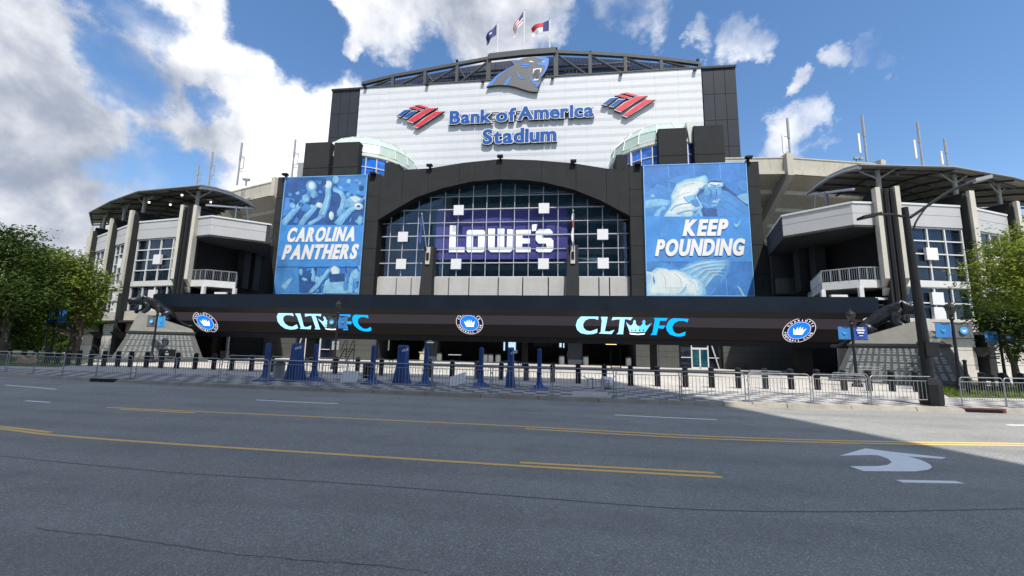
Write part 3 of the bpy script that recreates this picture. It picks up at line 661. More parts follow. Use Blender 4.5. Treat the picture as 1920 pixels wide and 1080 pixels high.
KP += [(b_wh, [(124, 1022), (122, 842), (140, 845), (165, 865), (178, 838), (205, 820), (262, 822), (285, 835), (335, 832), (400, 852), (440, 880), (455, 900), (495, 902), (522, 930), (530, 1000), (505, 1026)]), (b_lt, [(345, 1022), (380, 985), (420, 925), (405, 985), (370, 1024)]), (b_mid, [(172, 870), (188, 915), (178, 945), (168, 905)]),
       (b_lw, limb([(150, 870), (160, 930), (155, 1000)], 4, 2)), (b_lw, limb([(230, 850), (260, 900), (265, 1000)], 4, 2)), (b_lw, limb([(330, 860), (370, 900), (380, 960)], 4, 2)), (b_lw, limb([(430, 905), (470, 930), (490, 1000)], 4, 2)), (b_lt, [(775, 945), (800, 960), (835, 1030), (815, 1030)]), (b_lt, [(750, 480), (758, 520), (775, 530), (795, 515), (813, 455), (790, 500), (770, 508), (760, 498)])]
banner((9.35, 20.6, 7.9, 23.15), 'blue banner with a taped fist and bold white two line lettering', 0, 0, KP, 3.857, (1180, 290),
       ('KEEP', PY(1319, 430, YF).x, PY(1305, 443.5, YF).z, 4.55, PY(1300, 412.5, YF).z - PY(1300, 443.5, YF).z), ('POUNDING', PY(1309, 465, YF).x - .05, PY(1305, 480.5, YF).z, 9.2, PY(1300, 449, YF).z - PY(1300, 480.5, YF).z))
CP = [(b_dark, [(195, 92), (835, 92), (800, 465), (155, 465)]), (b_mid, [(560, 92), (833, 95), (820, 240), (700, 220), (600, 180)]), (b_mid, [(190, 250), (260, 260), (250, 360), (165, 400)])]
rs = random.Random(3)
for k in range(26): CP.append((rs.choice((b_mid, b_lt, b_mid)), ell(rs.uniform(205, 810), rs.uniform(100, 330), rs.uniform(7, 20), rs.uniform(8, 24), 9, rs.random(), .2)))
for k in range(70):
    u, v = rs.uniform(195, 825), rs.uniform(100, 455); CP.append((rs.choice((b_dark, b_mid, b_ml, b_dark, BAN0)), ell(u, v, rs.uniform(5, 26), rs.uniform(5, 30), 9, rs.random() * 3, .25)))
CP += [(b_lt, ell(388, 162, 40, 44, 14)), (b_wh, ell(392, 158, 26, 30, 12))] + hand(405, 235, 40, .2) + [(b_lt, limb([(160, 465), (225, 392), (290, 318), (330, 275)], 24, 16)), (b_lt, ell(345, 255, 30, 32, 10, 0, .15)), (b_mid, ell(345, 330, 40, 34, 10, 0, .15)), (b_dark, ell(310, 305, 22, 20, 9)), (b_lt, ell(245, 315, 26, 20, 9, .5)),
       (b_lt, limb([(300, 470), (350, 400), (400, 350), (435, 310)], 20, 16)), (b_wh, ell(452, 310, 26, 22, 10)), (b_dark, ell(446, 355, 16, 30, 9)), (b_dark, [(540, 200), (640, 230), (660, 330), (630, 420), (545, 400), (520, 300)]), (b_lt, limb([(465, 400), (500, 320), (520, 240), (520, 160)], 26, 16)), (b_wh, ell(522, 150, 26, 34, 11, 0, .1)), (b_dark, ell(500, 125, 8, 30, 8)),
       (b_lt, ell(580, 110, 26, 32, 11)), (b_lt, limb([(560, 180), (620, 205), (645, 260), (630, 340), (600, 390)], 14, 18)), (b_wh, ell(545, 390, 18, 32, 10)), (b_lt, [(640, 330), (655, 270), (690, 240), (735, 234), (796, 264), (760, 300), (720, 322)]), (b_wh, [(690, 250), (735, 240), (780, 262), (730, 290)]),
       (b_lt, limb([(590, 462), (640, 400), (690, 350), (740, 320)], 30, 16)), (b_wh, ell(755, 318, 34, 26, 11)), (b_dark, ell(757, 320, 16, 10, 9))] + hand(765, 440, 44, .3) + [(b_ml, limb([(230, 400), (290, 335), (325, 290)], 3, 2)), (b_ml, limb([(345, 420), (395, 360), (428, 322)], 3, 2)), (b_lw, limb([(480, 380), (512, 310), (528, 230)], 4, 2)), (b_mid, limb([(500, 392), (528, 320), (536, 250)], 4, 2)), (b_ml, limb([(610, 455), (660, 395), (720, 345)], 5, 2)), (b_dark, [(352, 468), (400, 425), (450, 404), (500, 410), (550, 440), (600, 468)]), (b_lt, limb([(365, 462), (430, 425), (480, 392)], 12, 10)),
       (b_band, [(150, 465), (806, 465), (786, 790), (112, 790)]), (b_mid, [(790, 500), (806, 470), (795, 780), (740, 790)]), (b_mid, [(130, 700), (200, 740), (280, 720), (240, 790), (120, 790)]),
       (b_dark, [(295, 790), (440, 790), (430, 860), (445, 960), (400, 1000), (300, 1000)]), (b_mid, [(110, 795), (290, 795), (295, 995), (98, 1000)]), *[(rs.choice((b_mid, b_ml, b_lt, BAN0, b_dark)), ell(rs.uniform(300, 770), rs.uniform(800, 990), rs.uniform(6, 26), rs.uniform(8, 34), 9, rs.random() * 3, .25)) for k in range(48)], (b_lt, limb([(380, 1000), (440, 930), (500, 850), (540, 800)], 16, 12)), (b_lt, [(480, 1000), (500, 900), (560, 860), (650, 860), (690, 1000)]), (b_wh, ell(575, 820, 34, 36, 11, 0, .1)), (b_dark, [(530, 850), (650, 840), (655, 905), (535, 912)]), (b_lt, limb([(690, 1000), (700, 900), (720, 820)], 20, 14)), (b_lt, limb([(400, 900), (410, 850), (400, 800)], 12, 8)), (b_lt, ell(310, 830, 14, 28, 9)), (b_lt, limb([(170, 960), (220, 900), (240, 880)], 22, 8)), (b_mid, ell(660, 940, 22, 40, 9)), (b_lt, ell(735, 850, 30, 40, 10, 0, .2))]
banner((-35.4, -24.2, 7.93, 23.12), 'blue banner of a cheering crowd with bold white team lettering', 0, 0, CP, 4.152, (490, 310),
       ('CAROLINA', PY(602.5, 440, YF).x, PY(605, 454, YF).z, 9.05, PY(605, 427, YF).z - PY(605, 454, YF).z), ('PANTHERS', PY(600, 470, YF).x, PY(605, 487, YF).z, 9.75, PY(605, 459, YF).z - PY(605, 487, YF).z))

# purple sign behind the arched glazing
ps = thing('purple_sign', 'purple sign with white block letters hanging behind the arched window', 'sign', (-7.4, 48.2, 12.3))
xa, xb = PY(815, 486, 48.2).x, PY(1064, 486, 48.2).x; za, zb = PY(938, 486, 48.2).z, PY(938, 391, 48.2).z
MB().box(xa, xb, 48.2, 48.35, za, zb).build('backing', purple, ps)
def tr(poly, ox, oy, s, Y): return [tuple(PY(ox + u / s, oy + v / s, Y)) for u, v in poly]
LW = [[(722, 435), (775, 435), (770, 625), (850, 625), (848, 670), (712, 670)],
      [(885, 475), (1015, 475), (1030, 490), (1025, 655), (1010, 670), (946, 670), (946, 625), (968, 625), (970, 520), (925, 520), (922, 625), (945, 625), (945, 670), (880, 670), (866, 655), (870, 490)]]
LR = [[(61, 675), (112, 675), (108, 815), (130, 815), (132, 675), (183, 675), (181, 815), (200, 815), (204, 680), (250, 680), (245, 830), (225, 850), (80, 850), (60, 830)],
      [(270, 685), (380, 682), (380, 720), (318, 720), (318, 748), (372, 748), (372, 785), (316, 785), (316, 815), (380, 815), (378, 850), (268, 850)], [(390, 645), (430, 640), (420, 690), (390, 692)],
      [(525, 678), (440, 678), (418, 700), (418, 760), (440, 785), (497, 785), (500, 815), (422, 815), (420, 840), (440, 850), (530, 850), (550, 830), (550, 765), (530, 745), (467, 745), (467, 715), (545, 715), (545, 700)]]
signglow = EM('sign_letter_white_added_glow', (1, 1, 1), .28, .03, (.85, .85, .85))  # glow put into the white letters to brighten them behind the glass
for p in LW: MB().prism(tr(p, 690, 330, 4.696, 48.05), (0, .1, 0)).build('letter', signglow, ps)
for p in LR: MB().prism(tr(p, 900, 260, 4, 48.05), (0, .1, 0)).build('letter', signglow, ps)

# ================================================================== SIGN WALL (behind the arch)
YS = 62.0
tower = thing('sign_wall', 'white panelled sign wall with blue stadium lettering between dark end blocks', 'sign wall', (-6.6, 62, 0.15))
SX0, SX1, SZ0, SZ1 = -35.27, 22.0, 24.6, 46.55
MB().box(SX0, SX1, YS + .12, 70, 20, SZ1).build('backing_wall', joint, tower)
NC, NR = 16, 16
pw, ph = (SX1 - SX0) / NC, (SZ1 - SZ0) / NR
pm = MB(); a, b = pw / 2 - .006, ph
pm.add([(-a, .0, .004), (a, .0, .004), (a, .10, .004), (-a, .10, .004), (-a, -.03, .35 * b), (a, -.03, .35 * b), (-a, .008, b - .002), (a, .008, b - .002), (a, .1, b - .002), (-a, .1, b - .002)],
       [(0, 1, 5, 4), (4, 5, 7, 6), (3, 2, 1, 0), (6, 7, 8, 9), (0, 4, 6, 9, 3), (1, 2, 8, 7, 5)])
proto = None
for i in range(NC):
    for j in range(NR):
        c = Vector((SX0 + pw * (i + .5), YS, SZ0 + ph * j))
        if proto is None:
            proto = pm.build('panel', panelw, None); proto.parent = tower; proto.location = c - LOC[tower]
        else: inst('panel', proto, tower, c)
MB().box(SX0 - .1, SX1 + .1, YS - .14, YS + .2, SZ1, SZ1 + .2).build('cap_rail', steelg, tower)
for s, x0, x1, ncol in ((-1, -40.5, SX0 - .12, 3), (1, SX1 + .12, 27.15, 3)):
    e = MB().box(x0, x1, YS + .06, 72, 18, 46.2).build('end_block', joint, tower)
    hh = (46.3 - 20) / 6.0
    for i in range(ncol):
        for j in range(6):
            MB().box(x0 + (x1 - x0) * i / ncol + .03, x0 + (x1 - x0) * (i + 1) / ncol - .03, YS - .04, YS + .059, 20 + hh * j + .03, 20 + hh * (j + 1) - .03).build('dark_panel', darkpan, e)
    MB().box(x0 - .06, x1 + .06, YS - .25, YS + .3, 46.3, 46.65).build('block_cap', darkpan, e)
# small floodlights along the top edge
for px, py in ((684, 163), (800, 158), (905, 152), (1036, 145), (1164, 138), (1303, 130)):
    c = PY(px, py, YS - .4); MB().box(c.x - .25, c.x + .25, YS - .5, YS - .15, c.z - .22, c.z + .1).build('edge_light', black, tower)
# lettering
def wordfit(s, px0, px1, pyb, pyt, Y, off, shear=0, pr=tower, mats=None, thick=.38, rim=.034):
    p0, p1 = PY(px0, pyb[0], Y), PY(px1, pyb[1], Y); t0 = PY((px0 + px1) / 2, pyt, Y); b0 = PY((px0 + px1) / 2, (pyb[0] + pyb[1]) / 2, Y)
    return letters(s, (p0.x + p1.x) / 2, b0.z, p1.x - p0.x, t0.z - b0.z, Y, pr, mats or [bluel, signwhite, letside], off, shear, thick, rim)
YL = YS - .55
wordfit('Bank', 843, 921, (233, 229), 206.5, YL, .028)
wordfit('of', 930, 967, (228.5, 226), 203, YL, .028)
wordfit('America', 971, 1113, (225, 218), 196.5, YL, .028)
wordfit('Stadium', 905, 1043, (270.5, 264), 240, YL, .028)
for a, b, c, e in ((842, 906, 234, 230), (911, 1113, 229, 218), (905, 1043, 271, 264)):           # raceways
    for k in (.25, .72):
        p, q = PY(a, c - 26 * k, YL), PY(b, e - 26 * k, YL); MB().box(p.x, q.x, YL + .3, YL + .42, (p.z + q.z) / 2 - .07, (p.z + q.z) / 2 + .07).build('raceway', letside, tower)
# striped flag emblems: each stripe a raised piece with a pale rim
BL = [('b', [(708, 398), (770, 352), (826, 346), (742, 403)]), ('b', [(765, 413), (830, 362), (882, 360), (800, 417)]), ('r', [(805, 440), (880, 388), (980, 336), (1056, 333), (950, 388), (858, 456)]),
      ('r', [(868, 486), (950, 425), (1045, 364), (1118, 362), (1010, 425), (905, 497)]), ('r', [(812, 330), (843, 320), (935, 346), (905, 354)]), ('r', [(862, 313), (896, 306), (986, 330), (950, 334)])]
for cxp, cyp in ((1178.5, 196.5), (787.5, 218)):
    em = MB().box(0, .01, 60, 60.01, 30, 30.01)
    c0 = PY(1178.5, 196.5, YL); c1 = PY(cxp, cyp, YL); sh = c1 - c0; root_ = None
    for kind_, poly in BL:
        P = [PY(960 + u / 4.174, 100 + v / 4.174, YL) + Vector((sh.x, 0, sh.z)) for u, v in poly]
        c = sum(P, Vector()) / len(P); Q = [c + (p - c) * 1.0 + (p - c).normalized() * .16 for p in P]
        mbb = MB().prism([tuple(p) for p in Q], (0, .42, 0), 1, 2); mbb.add([(p.x, YL - .03, p.z) for p in P], [tuple(range(len(P)))], 0)
        o_ = mbb.build('emblem_stripe' if root_ else 'flag_emblem', [bluel if kind_ == 'b' else redl, signwhite, letside], root_ or tower, fix=True)
        root_ = root_ or o_
# cat head emblem
def em_poly(pts, Y): return [tuple(PY(900 + u / 10.8, 90 + v / 10.8, Y)) for u, v in pts]
HO = [(130, 782), (175, 720), (330, 560), (500, 450), (690, 348), (636, 272), (800, 232), (870, 205), (980, 188), (1090, 182), (1200, 185), (1310, 190), (1400, 212), (1385, 330), (1372, 380), (1340, 455), (1240, 592), (1222, 700), (1165, 790), (1172, 882), (1090, 885), (1000, 872), (850, 828), (700, 778), (560, 752), (400, 745), (250, 758)]
emb = MB().prism(em_poly(HO, YL), (0, .45, 0), 0, 1).build('cat_head_emblem', [pgrey, letside], tower)
def em_add(nm, pts, mt_, k): MB().add(em_poly(pts, YL - .02 - .012 * k), [tuple(range(len(pts)))]).build(nm, mt_, emb)
em_add('blue_edge', [(130, 782), (175, 720), (330, 560), (500, 450), (690, 348), (680, 372), (520, 470), (360, 590), (290, 680), (235, 755)], pblue, 0)
em_add('blue_edge', [(636, 272), (800, 232), (870, 205), (880, 222), (810, 258), (660, 292)], pblue, 0)
em_add('blue_edge', [(1090, 182), (1200, 185), (1310, 190), (1400, 212), (1385, 330), (1340, 455), (1240, 592), (1215, 580), (1300, 470), (1320, 380), (1270, 345), (1190, 355), (1140, 300), (1230, 300), (1250, 265), (1300, 240), (1180, 225)], pblue, 0)
em_add('blue_edge', [(1010, 520), (1040, 600), (1080, 660), (1140, 700), (1205, 690), (1222, 640), (1222, 700), (1165, 790), (1110, 765), (1150, 745), (1080, 720), (1030, 660)], pblue, 1)
em_add('blue_mark', [(470, 750), (560, 620), (685, 540), (620, 620), (545, 752)], pblue, 1)
em_add('blue_mark', [(735, 470), (765, 490), (800, 560), (850, 610), (930, 635), (840, 630), (770, 580)], pblue, 1)
em_add('blue_mark', [(820, 340), (900, 318), (1030, 325), (990, 345), (880, 348)], pblue, 1); em_add('blue_mark', [(830, 375), (900, 362), (1000, 362), (990, 385), (830, 398)], pblue, 1)
em_add('mouth', [(1068, 525), (1085, 430), (1120, 415), (1240, 412), (1250, 430), (1222, 500), (1190, 455), (1170, 480), (1200, 560), (1180, 600), (1120, 620), (1080, 600)], letside, 1)
em_add('teeth', [(1068, 525), (1078, 425), (1160, 408), (1250, 412), (1248, 440), (1222, 505), (1212, 470), (1225, 432), (1150, 430), (1105, 450), (1085, 500)], signwhite, 2)
em_add('teeth', [(1082, 655), (1115, 600), (1118, 630), (1160, 630), (1185, 605), (1180, 645), (1140, 660)], signwhite, 2)
em_add('eye', [(985, 265), (1030, 258), (1090, 280), (1085, 292), (1010, 285)], signwhite, 2); em_add('eye', [(1252, 285), (1280, 262), (1325, 262), (1300, 278)], signwhite, 2)

# arched truss with netting above the sign wall
truss = thing('roof_truss', 'arched dark steel truss with netting on top of the white sign wall', 'truss', (-6.6, 63, 46.8))
ch = [PY(*p, YS + .9) for p in ((679, 158), (737.5, 143.5), (798, 132.5), (858, 121), (917, 110), (980, 103), (1042.5, 98.5), (1106, 101), (1172, 105), (1239, 111), (1311, 120))]
low = 46.7
for a, b in zip(ch, ch[1:]): MB().obox((a + b) / 2, (b - a) / 2, Vector((0, .28, 0)), Vector((0, 0, .27 if not (917 < 0) else .3))).build('chord', steelg, truss)
for a, b in ((4, 5), (5, 6)): MB().obox((ch[a] + ch[b]) / 2 + Vector((0, -.35, .1)), (ch[b] - ch[a]) / 2, Vector((0, .2, 0)), Vector((0, 0, .5))).build('chord_plate', steelg, truss)
for i, p in enumerate(ch):
    if i in (0,): continue
    wv = .26 if i not in (4, 6) else .38
    if i != 5: MB().box(p.x - wv, p.x + wv, p.y - .25, p.y + .25, low, p.z - .2).build('post', steelg, truss)
for i in range(1, 5):
    MB().tube((ch[i].x - .2, ch[i].y, low + .3) if i < 1 else (ch[i - 1].x + .2, ch[i].y, low + .2), (ch[i].x, ch[i].y, ch[i].z - .4), .2, 6).build('brace', steelg, truss)
for i in range(6, 10): MB().tube((ch[i].x, ch[i].y, ch[i].z - .3), (ch[i + 1].x - .2, ch[i].y, low + .2), .2, 6).build('brace', steelg, truss)
for i in (2, 3): MB().tube((ch[i].x, ch[i].y + .1, ch[i].z - .3), (ch[i].x + 2.2, ch[i].y + .1, low + .1), .14, 6).build('brace', steelg, truss)
mbn = MB(); mbr = MB(); x = ch[0].x + .8
while x < ch[-1].x - .3:
    zt = lerp([(p.x, p.z) for p in ch], x); mbn.tube((x, YS + 1.8, low), (x, YS + 1.8, zt - .2), .035, 4); x += .62
mbn.build('net_wires', letside, truss, kind='stuff')
for z_ in (47.5, 48.2, 49.0, 49.8): 
    xs_ = [p.x for p in ch if p.z > z_ + .4]; MB().box(min(xs_) - 1, max(xs_) + 1, YS + 2.0, YS + 2.2, z_, z_ + .28).build('walkway_rail', steelg, truss)
netm = bpy.data.materials.new('screen_netting'); netm.use_nodes = True
t_ = netm.node_tree; t_.nodes.remove(t_.nodes['Principled BSDF']); ta = N(t_, 'ShaderNodeBsdfTransparent'); td = N(t_, 'ShaderNodeBsdfDiffuse'); td.inputs[0].default_value = (.045, .055, .095, 1)
xm = N(t_, 'ShaderNodeMixShader'); xm.inputs[0].default_value = .72; t_.links.new(ta.outputs[0], xm.inputs[1]); t_.links.new(td.outputs[0], xm.inputs[2]); t_.links.new(xm.outputs[0], t_.nodes['Material Output'].inputs[0])
MB().prism([(ch[0].x, YS + 2.5, low)] + [(p.x, YS + 2.5, p.z + .45) for p in ch] + [(ch[-1].x, YS + 2.5, low)], (0, .03, 0)).build('netting', netm, truss)
for px, py in ((857, 113), (917, 104), (1043, 90), (1107, 97), (1308, 112)):
    c = PY(px, py + 8, YS + .9); mb = MB(); mb.tube((c.x, c.y, c.z - .3), (c.x, c.y, c.z + .6), .07, 5); mb.box(c.x - .2, c.x + .2, c.y - .3, c.y + .1, c.z + .5, c.z + .75); mb.build('top_fitting', black, truss)
# flags and poles on the truss
def flag(px, pyb, pyt, label, mats, droop, w_, h_, stripes):
    b = PY(px, pyb, YS + 1.2); t = PY(px, pyt, YS + 1.2)
    f = thing('flagpole', label, 'flag', tuple(b))
    MB().tube(b, Vector((b.x, b.y, t.z)), .13, 8, .09).build('pole', whitem, f); MB().lathe([(.02, -.14), (.14, 0), (.02, .14)], (b.x, b.y, t.z + .1), 8).build('finial', whitem, f)
    nu, nv = 12, 6; V = []; Fc = []; MI = []
    for i in range(nu + 1):
        for j in range(nv + 1):
            u, v = i / nu, j / nv
            xx = t.x - .12 - w_ * u * droop[0]; zz = t.z - .15 - h_ * v * (1 - .25 * u) - w_ * droop[1] * u ** 1.15
            yy = t.y + .35 * math.sin(u * 7 + v * 2) * u; xx += .15 * math.sin(v * 3 + u * 6) * u
            V.append((xx, yy, zz))
    for i in range(nu):
        for j in range(nv): Fc.append((i * (nv + 1) + j, (i + 1) * (nv + 1) + j, (i + 1) * (nv + 1) + j + 1, i * (nv + 1) + j + 1)); MI.append(stripes(i / nu, j / nv, i, j))
    mb = MB(); mb.v = V; mb.f = Fc; mb.mi = MI; mb.build('flag_cloth', mats, f, smooth_=True, fix=False)
fnav = M('flag_navy', (.02, .03, .13), .8); fred = M('flag_red', (.45, .025, .04), .8); fwh = M('flag_white', (.72, .72, .74), .8)
flag(932.5, 104, 44, 'navy flag on the leftmost white pole above the emblem', [fnav, fwh], (.62, .78), 3.0, 2.1, lambda u, v, i, j: 1 if (5 <= i <= 6 and j == 2) else 0)
flag(982, 100, 20, 'red and white striped flag on the middle white pole', [fred, fwh, fnav], (.5, .95), 3.4, 2.2, lambda u, v, i, j: 2 if (u < .35 and v < .5) else (j % 2))
flag(1030.5, 99, 36, 'red over white flag on the rightmost white pole', [fred, fwh, fnav], (.95, .38), 3.2, 2.1, lambda u, v, i, j: 2 if u < .3 else (0 if v < .5 else 1))
# two small flags leaning from the window pilasters
for px, top, nm, mt_, mt2 in ((798, 401, 'limp blue flag leaning from the left window pilaster', M('flag_blue', (.03, .06, .26), .8), fwh), (1074, 395, 'limp red and white flag leaning from the right window pilaster', fred, fwh)):
    b = PY(px + 2, 468, 46.0); t = PY(px - (7 if px < 900 else -1), top, 45.4); f = thing('leaning_flag', nm, 'flag', tuple(b))
    MB().tube(b, t, .055, 6).build('pole', galv, f); MB().lathe([(.02, -.1), (.1, 0), (.02, .1)], tuple(t), 8).build('finial', whitem, f)
    mb = MB(); n = 8
    for i in range(n):
        z0 = t.z - .3 - i * .42; z1 = z0 - .42; k0 = .12 + .07 * math.sin(i * 1.3); k1 = .12 + .07 * math.sin((i + 1) * 1.3); xo = t.x + .02 * i - .25 * i / n
        mb.add([(xo - k0, t.y, z0), (xo + .1, t.y + .2, z0), (xo + .1 - .02, t.y + .2, z1), (xo - k1, t.y, z1)], [(0, 1, 2, 3)], (0 if 2 <= i <= 3 else 1) if px > 900 else 0)
    mb.build('flag_cloth', [mt_, mt2], f, smooth_=True, fix=False)

# ================================================================== DOME TOWERS
def dome(cx, label, left):
    Yc = 54.5; Rr = 6.9; z0 = 22.0
    t = thing('dome_tower', label, 'tower', (cx, Yc, z0))
    MB().lathe([(Rr - .35, z0), (Rr - .35, z0 + 5.2)], (cx, Yc, 0), 32).build('drum', joint, t)
    nseg = 32; wr = MB(); cols_ = []
    zz = [z0 + .2, z0 + 1.7, z0 + 3.2, z0 + 4.6]
    for i in range(nseg):
        a0 = 2 * math.pi * i / nseg; a1 = 2 * math.pi * (i + 1) / nseg
        P0 = Vector((cx + Rr * math.cos(a0), Yc + Rr * math.sin(a0), 0)); P1 = Vector((cx + Rr * math.cos(a1), Yc + Rr * math.sin(a1), 0))
        if (P0.y + P1.y) / 2 > Yc + 2: continue
        nrm = Vector((math.cos((a0 + a1) / 2), math.sin((a0 + a1) / 2), 0)) * .03
        for j in range(3):
            MB().hexa([P0 + Vector((0, 0, zz[j])), P1 + Vector((0, 0, zz[j])), P1 - nrm * 3 + Vector((0, 0, zz[j])), P0 - nrm * 3 + Vector((0, 0, zz[j]))], [P0 + Vector((0, 0, zz[j + 1])), P1 + Vector((0, 0, zz[j + 1])), P1 - nrm * 3 + Vector((0, 0, zz[j + 1])), P0 - nrm * 3 + Vector((0, 0, zz[j + 1]))]).build('blue_pane', bluepane, t)
        wr.tube(P0 + nrm + Vector((0, 0, z0)), P0 + nrm + Vector((0, 0, z0 + 4.9)), .16 if i % 4 == 0 else .08, 4)
        for z_ in zz: wr.tube(P0 + nrm + Vector((0, 0, z_)), P1 + nrm + Vector((0, 0, z_)), .07, 4)
    wr.build('window_frame', whitem, t)
    MB().lathe([(Rr, z0 + 4.6), (Rr + .2, z0 + 4.7), (Rr + .2, z0 + 5.1), (Rr, z0 + 5.2)], (cx, Yc, 0), 32).build('eave_ring', domerib, t)
    prof = [(Rr + .15, z0 + 5.2), (Rr - .15, z0 + 6.6), (Rr - 1.4, z0 + 8.0), (Rr - 3.8, z0 + 9.0), (.4, z0 + 9.5)]
    ns = 20; rib = MB()
    for i in range(ns):
        a0, a1 = 2 * math.pi * i / ns, 2 * math.pi * (i + 1) / ns
        for (r0, h0), (r1, h1) in zip(prof, prof[1:]):
            MB().add([(cx + r0 * math.cos(a0), Yc + r0 * math.sin(a0), h0), (cx + r0 * math.cos(a1), Yc + r0 * math.sin(a1), h0), (cx + r1 * math.cos(a1), Yc + r1 * math.sin(a1), h1), (cx + r1 * math.cos(a0), Yc + r1 * math.sin(a0), h1)], [(0, 1, 2, 3)]).build('dome_panel', domeglass, t)
            rib.tube((cx + r0 * 1.008 * math.cos(a0), Yc + r0 * 1.008 * math.sin(a0), h0), (cx + r1 * 1.008 * math.cos(a0), Yc + r1 * 1.008 * math.sin(a0), h1), .07, 4)
            rib.tube((cx + r0 * math.cos(a0), Yc + r0 * math.sin(a0), h0 + .03), (cx + r0 * math.cos(a1), Yc + r0 * math.sin(a1), h0 + .03), .06, 4)
    rib.build('dome_ribs', domerib, t)
    return t
dl = dome(-28.4, 'pale green dome tower with blue windows above the left banner pier', True)
dr = dome(13.6, 'pale green dome tower with blue windows above the right banner pier', False)
def slab(px0, px1, pyt, Y, dpt, par, zb=22.6):
    a, b = PY(px0, pyt, Y), PY(px1, pyt, Y); zt = (a.z + b.z) / 2
    o = MB().box(a.x, b.x, Y, Y + dpt, zb, zt).build('dark_slab', charcoal, par)
    z1 = zb + 2.1; MB().box(a.x - .02, b.x + .02, Y - .02, Y, z1, z1 + .06).build('slab_joint', joint, o)
slab(573, 620, 267, 46.9, 3.4, dl); slab(628, 674, 266.5, 46.9, 3.4, dl); slab(1234, 1287, 240.5, 46.9, 3.4, dr); slab(1300, 1356, 235, 46.9, 3.4, dr)
p = PY(1293.5, 232, 47.6); MB().hexa([(p.x - .16, 47.4, 26.5), (p.x + .16, 47.4, 26.5), (p.x + .16, 47.8, 26.5), (p.x - .16, 47.8, 26.5)], [(p.x - .55, 47.2, p.z), (p.x + .55, 47.2, p.z), (p.x + .55, 48.4, p.z), (p.x - .55, 48.4, p.z)]).build('dome_strut', domerib, dr)
c = PY(559, 305, 48); e = PY(570, 305, 48); MB().box(c.x, e.x, 48, 50, 22.6, c.z).build('louvre_block', galv2, dl)
# small floodlights on the parapets
FL = [(536, 329), (700, 327), (806, 312), (938, 295), (1075, 304), (1196, 309), (1403, 297)]
nm = ['on the outer corner of the left banner pier', 'on the inner corner of the left banner pier', 'on the left shoulder of the arch parapet', 'at the crown of the arch parapet', 'on the right shoulder of the arch parapet', 'on the inner corner of the right banner pier', 'on the outer corner of the right banner pier']
for (px, py), n_ in zip(FL, nm):
    c = PY(px, py, 45.9); t = thing('floodlight', 'small black floodlight ' + n_, 'floodlight', tuple(c), group='floodlights on the gate parapet')
    MB().box(c.x - .35, c.x + .35, c.y - .35, c.y + .1, c.z - .05, c.z + .2).build('lamp_head', black, t); MB().box(c.x - .12, c.x + .12, c.y, c.y + .7, c.z - .5, c.z - .05).build('bracket', black, t)

# ================================================================== ENTRANCE CANOPY with LED screen
can = thing('entrance_canopy', 'long black entrance canopy with a sloping LED screen across the gate', 'canopy', (-7.6, 37.3, 0.15))
YC = 33.7
CX0, CX1 = PY(287, 557, YC).x, PY(1647, 566, YC).x; CZ1 = PY(970, 552.5, YC).z - .12; CZ0 = PY(970, 578.5, YC).z - .1
TL, TR = PY(316, 588, YC + 1), PY(1612, 600, YC + 1); TL.z = TR.z = PY(960, 592, YC + 1).z; BL_, BR = PY(341, 622, YC + 2.4), PY(1584, 640, YC + 2.4); BL_.z = BR.z = PY(960, 632, YC + 2.4).z; TZ, BZ = TL.z, BL_.z; YB = YC + 2.4
MB().hexa([(CX0, YC, CZ0), (CX1, YC, CZ0), (CX1, 39.2, CZ0), (CX0, 39.2, CZ0)], [(CX0, YC, CZ1), (CX1, YC, CZ1), (CX1, 39.2, CZ1), (CX0, 39.2, CZ1)]).build('fascia', navyf, can)
MB().box(CX0 + .1, CX1 - .1, YC + .12, 39.1, CZ1, CZ1 + .08).build('roof_deck', navyf, can)
MB().hexa([(TL.x - .1, YC + .92, TZ), (TR.x + .1, YC + .92, TZ), (TR.x + .1, 39.0, TZ), (TL.x - .1, 39.0, TZ)], [(CX0 + .05, YC + .05, CZ0), (CX1 - .05, YC + .05, CZ0), (CX1 - .05, 39.15, CZ0), (CX0 + .05, 39.15, CZ0)]).build('soffit', soffm, can)
def ledpt(u, v): a = TL.lerp(TR, u); b = BL_.lerp(BR, u); return a.lerp(b, v)
mid0, mid1 = ledpt(0, .42), ledpt(1, .42)
MB().add([TL, TR, mid1, mid0], [(0, 1, 2, 3)]).build('led_screen', ledoff, can)
MB().add([mid0, mid1, BR, BL_], [(0, 1, 2, 3)]).build('led_screen_lower', ledoff2, can)
# body behind the screen and the black lip beneath it
MB().hexa([(BL_.x, YB + .38, BZ - .4), (BR.x, YB + .38, BZ - .4), (BR.x, 38.9, BZ - .4), (BL_.x, 38.9, BZ - .4)], [(TL.x, YC + 1.12, TZ - .01), (TR.x, YC + 1.12, TZ - .01), (TR.x, 38.9, TZ - .01), (TL.x, 38.9, TZ - .01)]).build('screen_housing', navyf, can)
MB().box(BL_.x - .1, BR.x + .1, YB - .08, YB + .4, BZ - .45, BZ - .02).build('lower_lip', black, can)
for px, py, wd in ((392, 674, .5), (585, 679, .5), (984, 688, .25), (1225, 695, .25), (1504, 703, .6)):
    x_ = PY(px, 660, 37.3).x; MB().box(x_ - wd, x_ + wd, 37.0, 37.6, .15, BZ - .4).build('post', black, can)
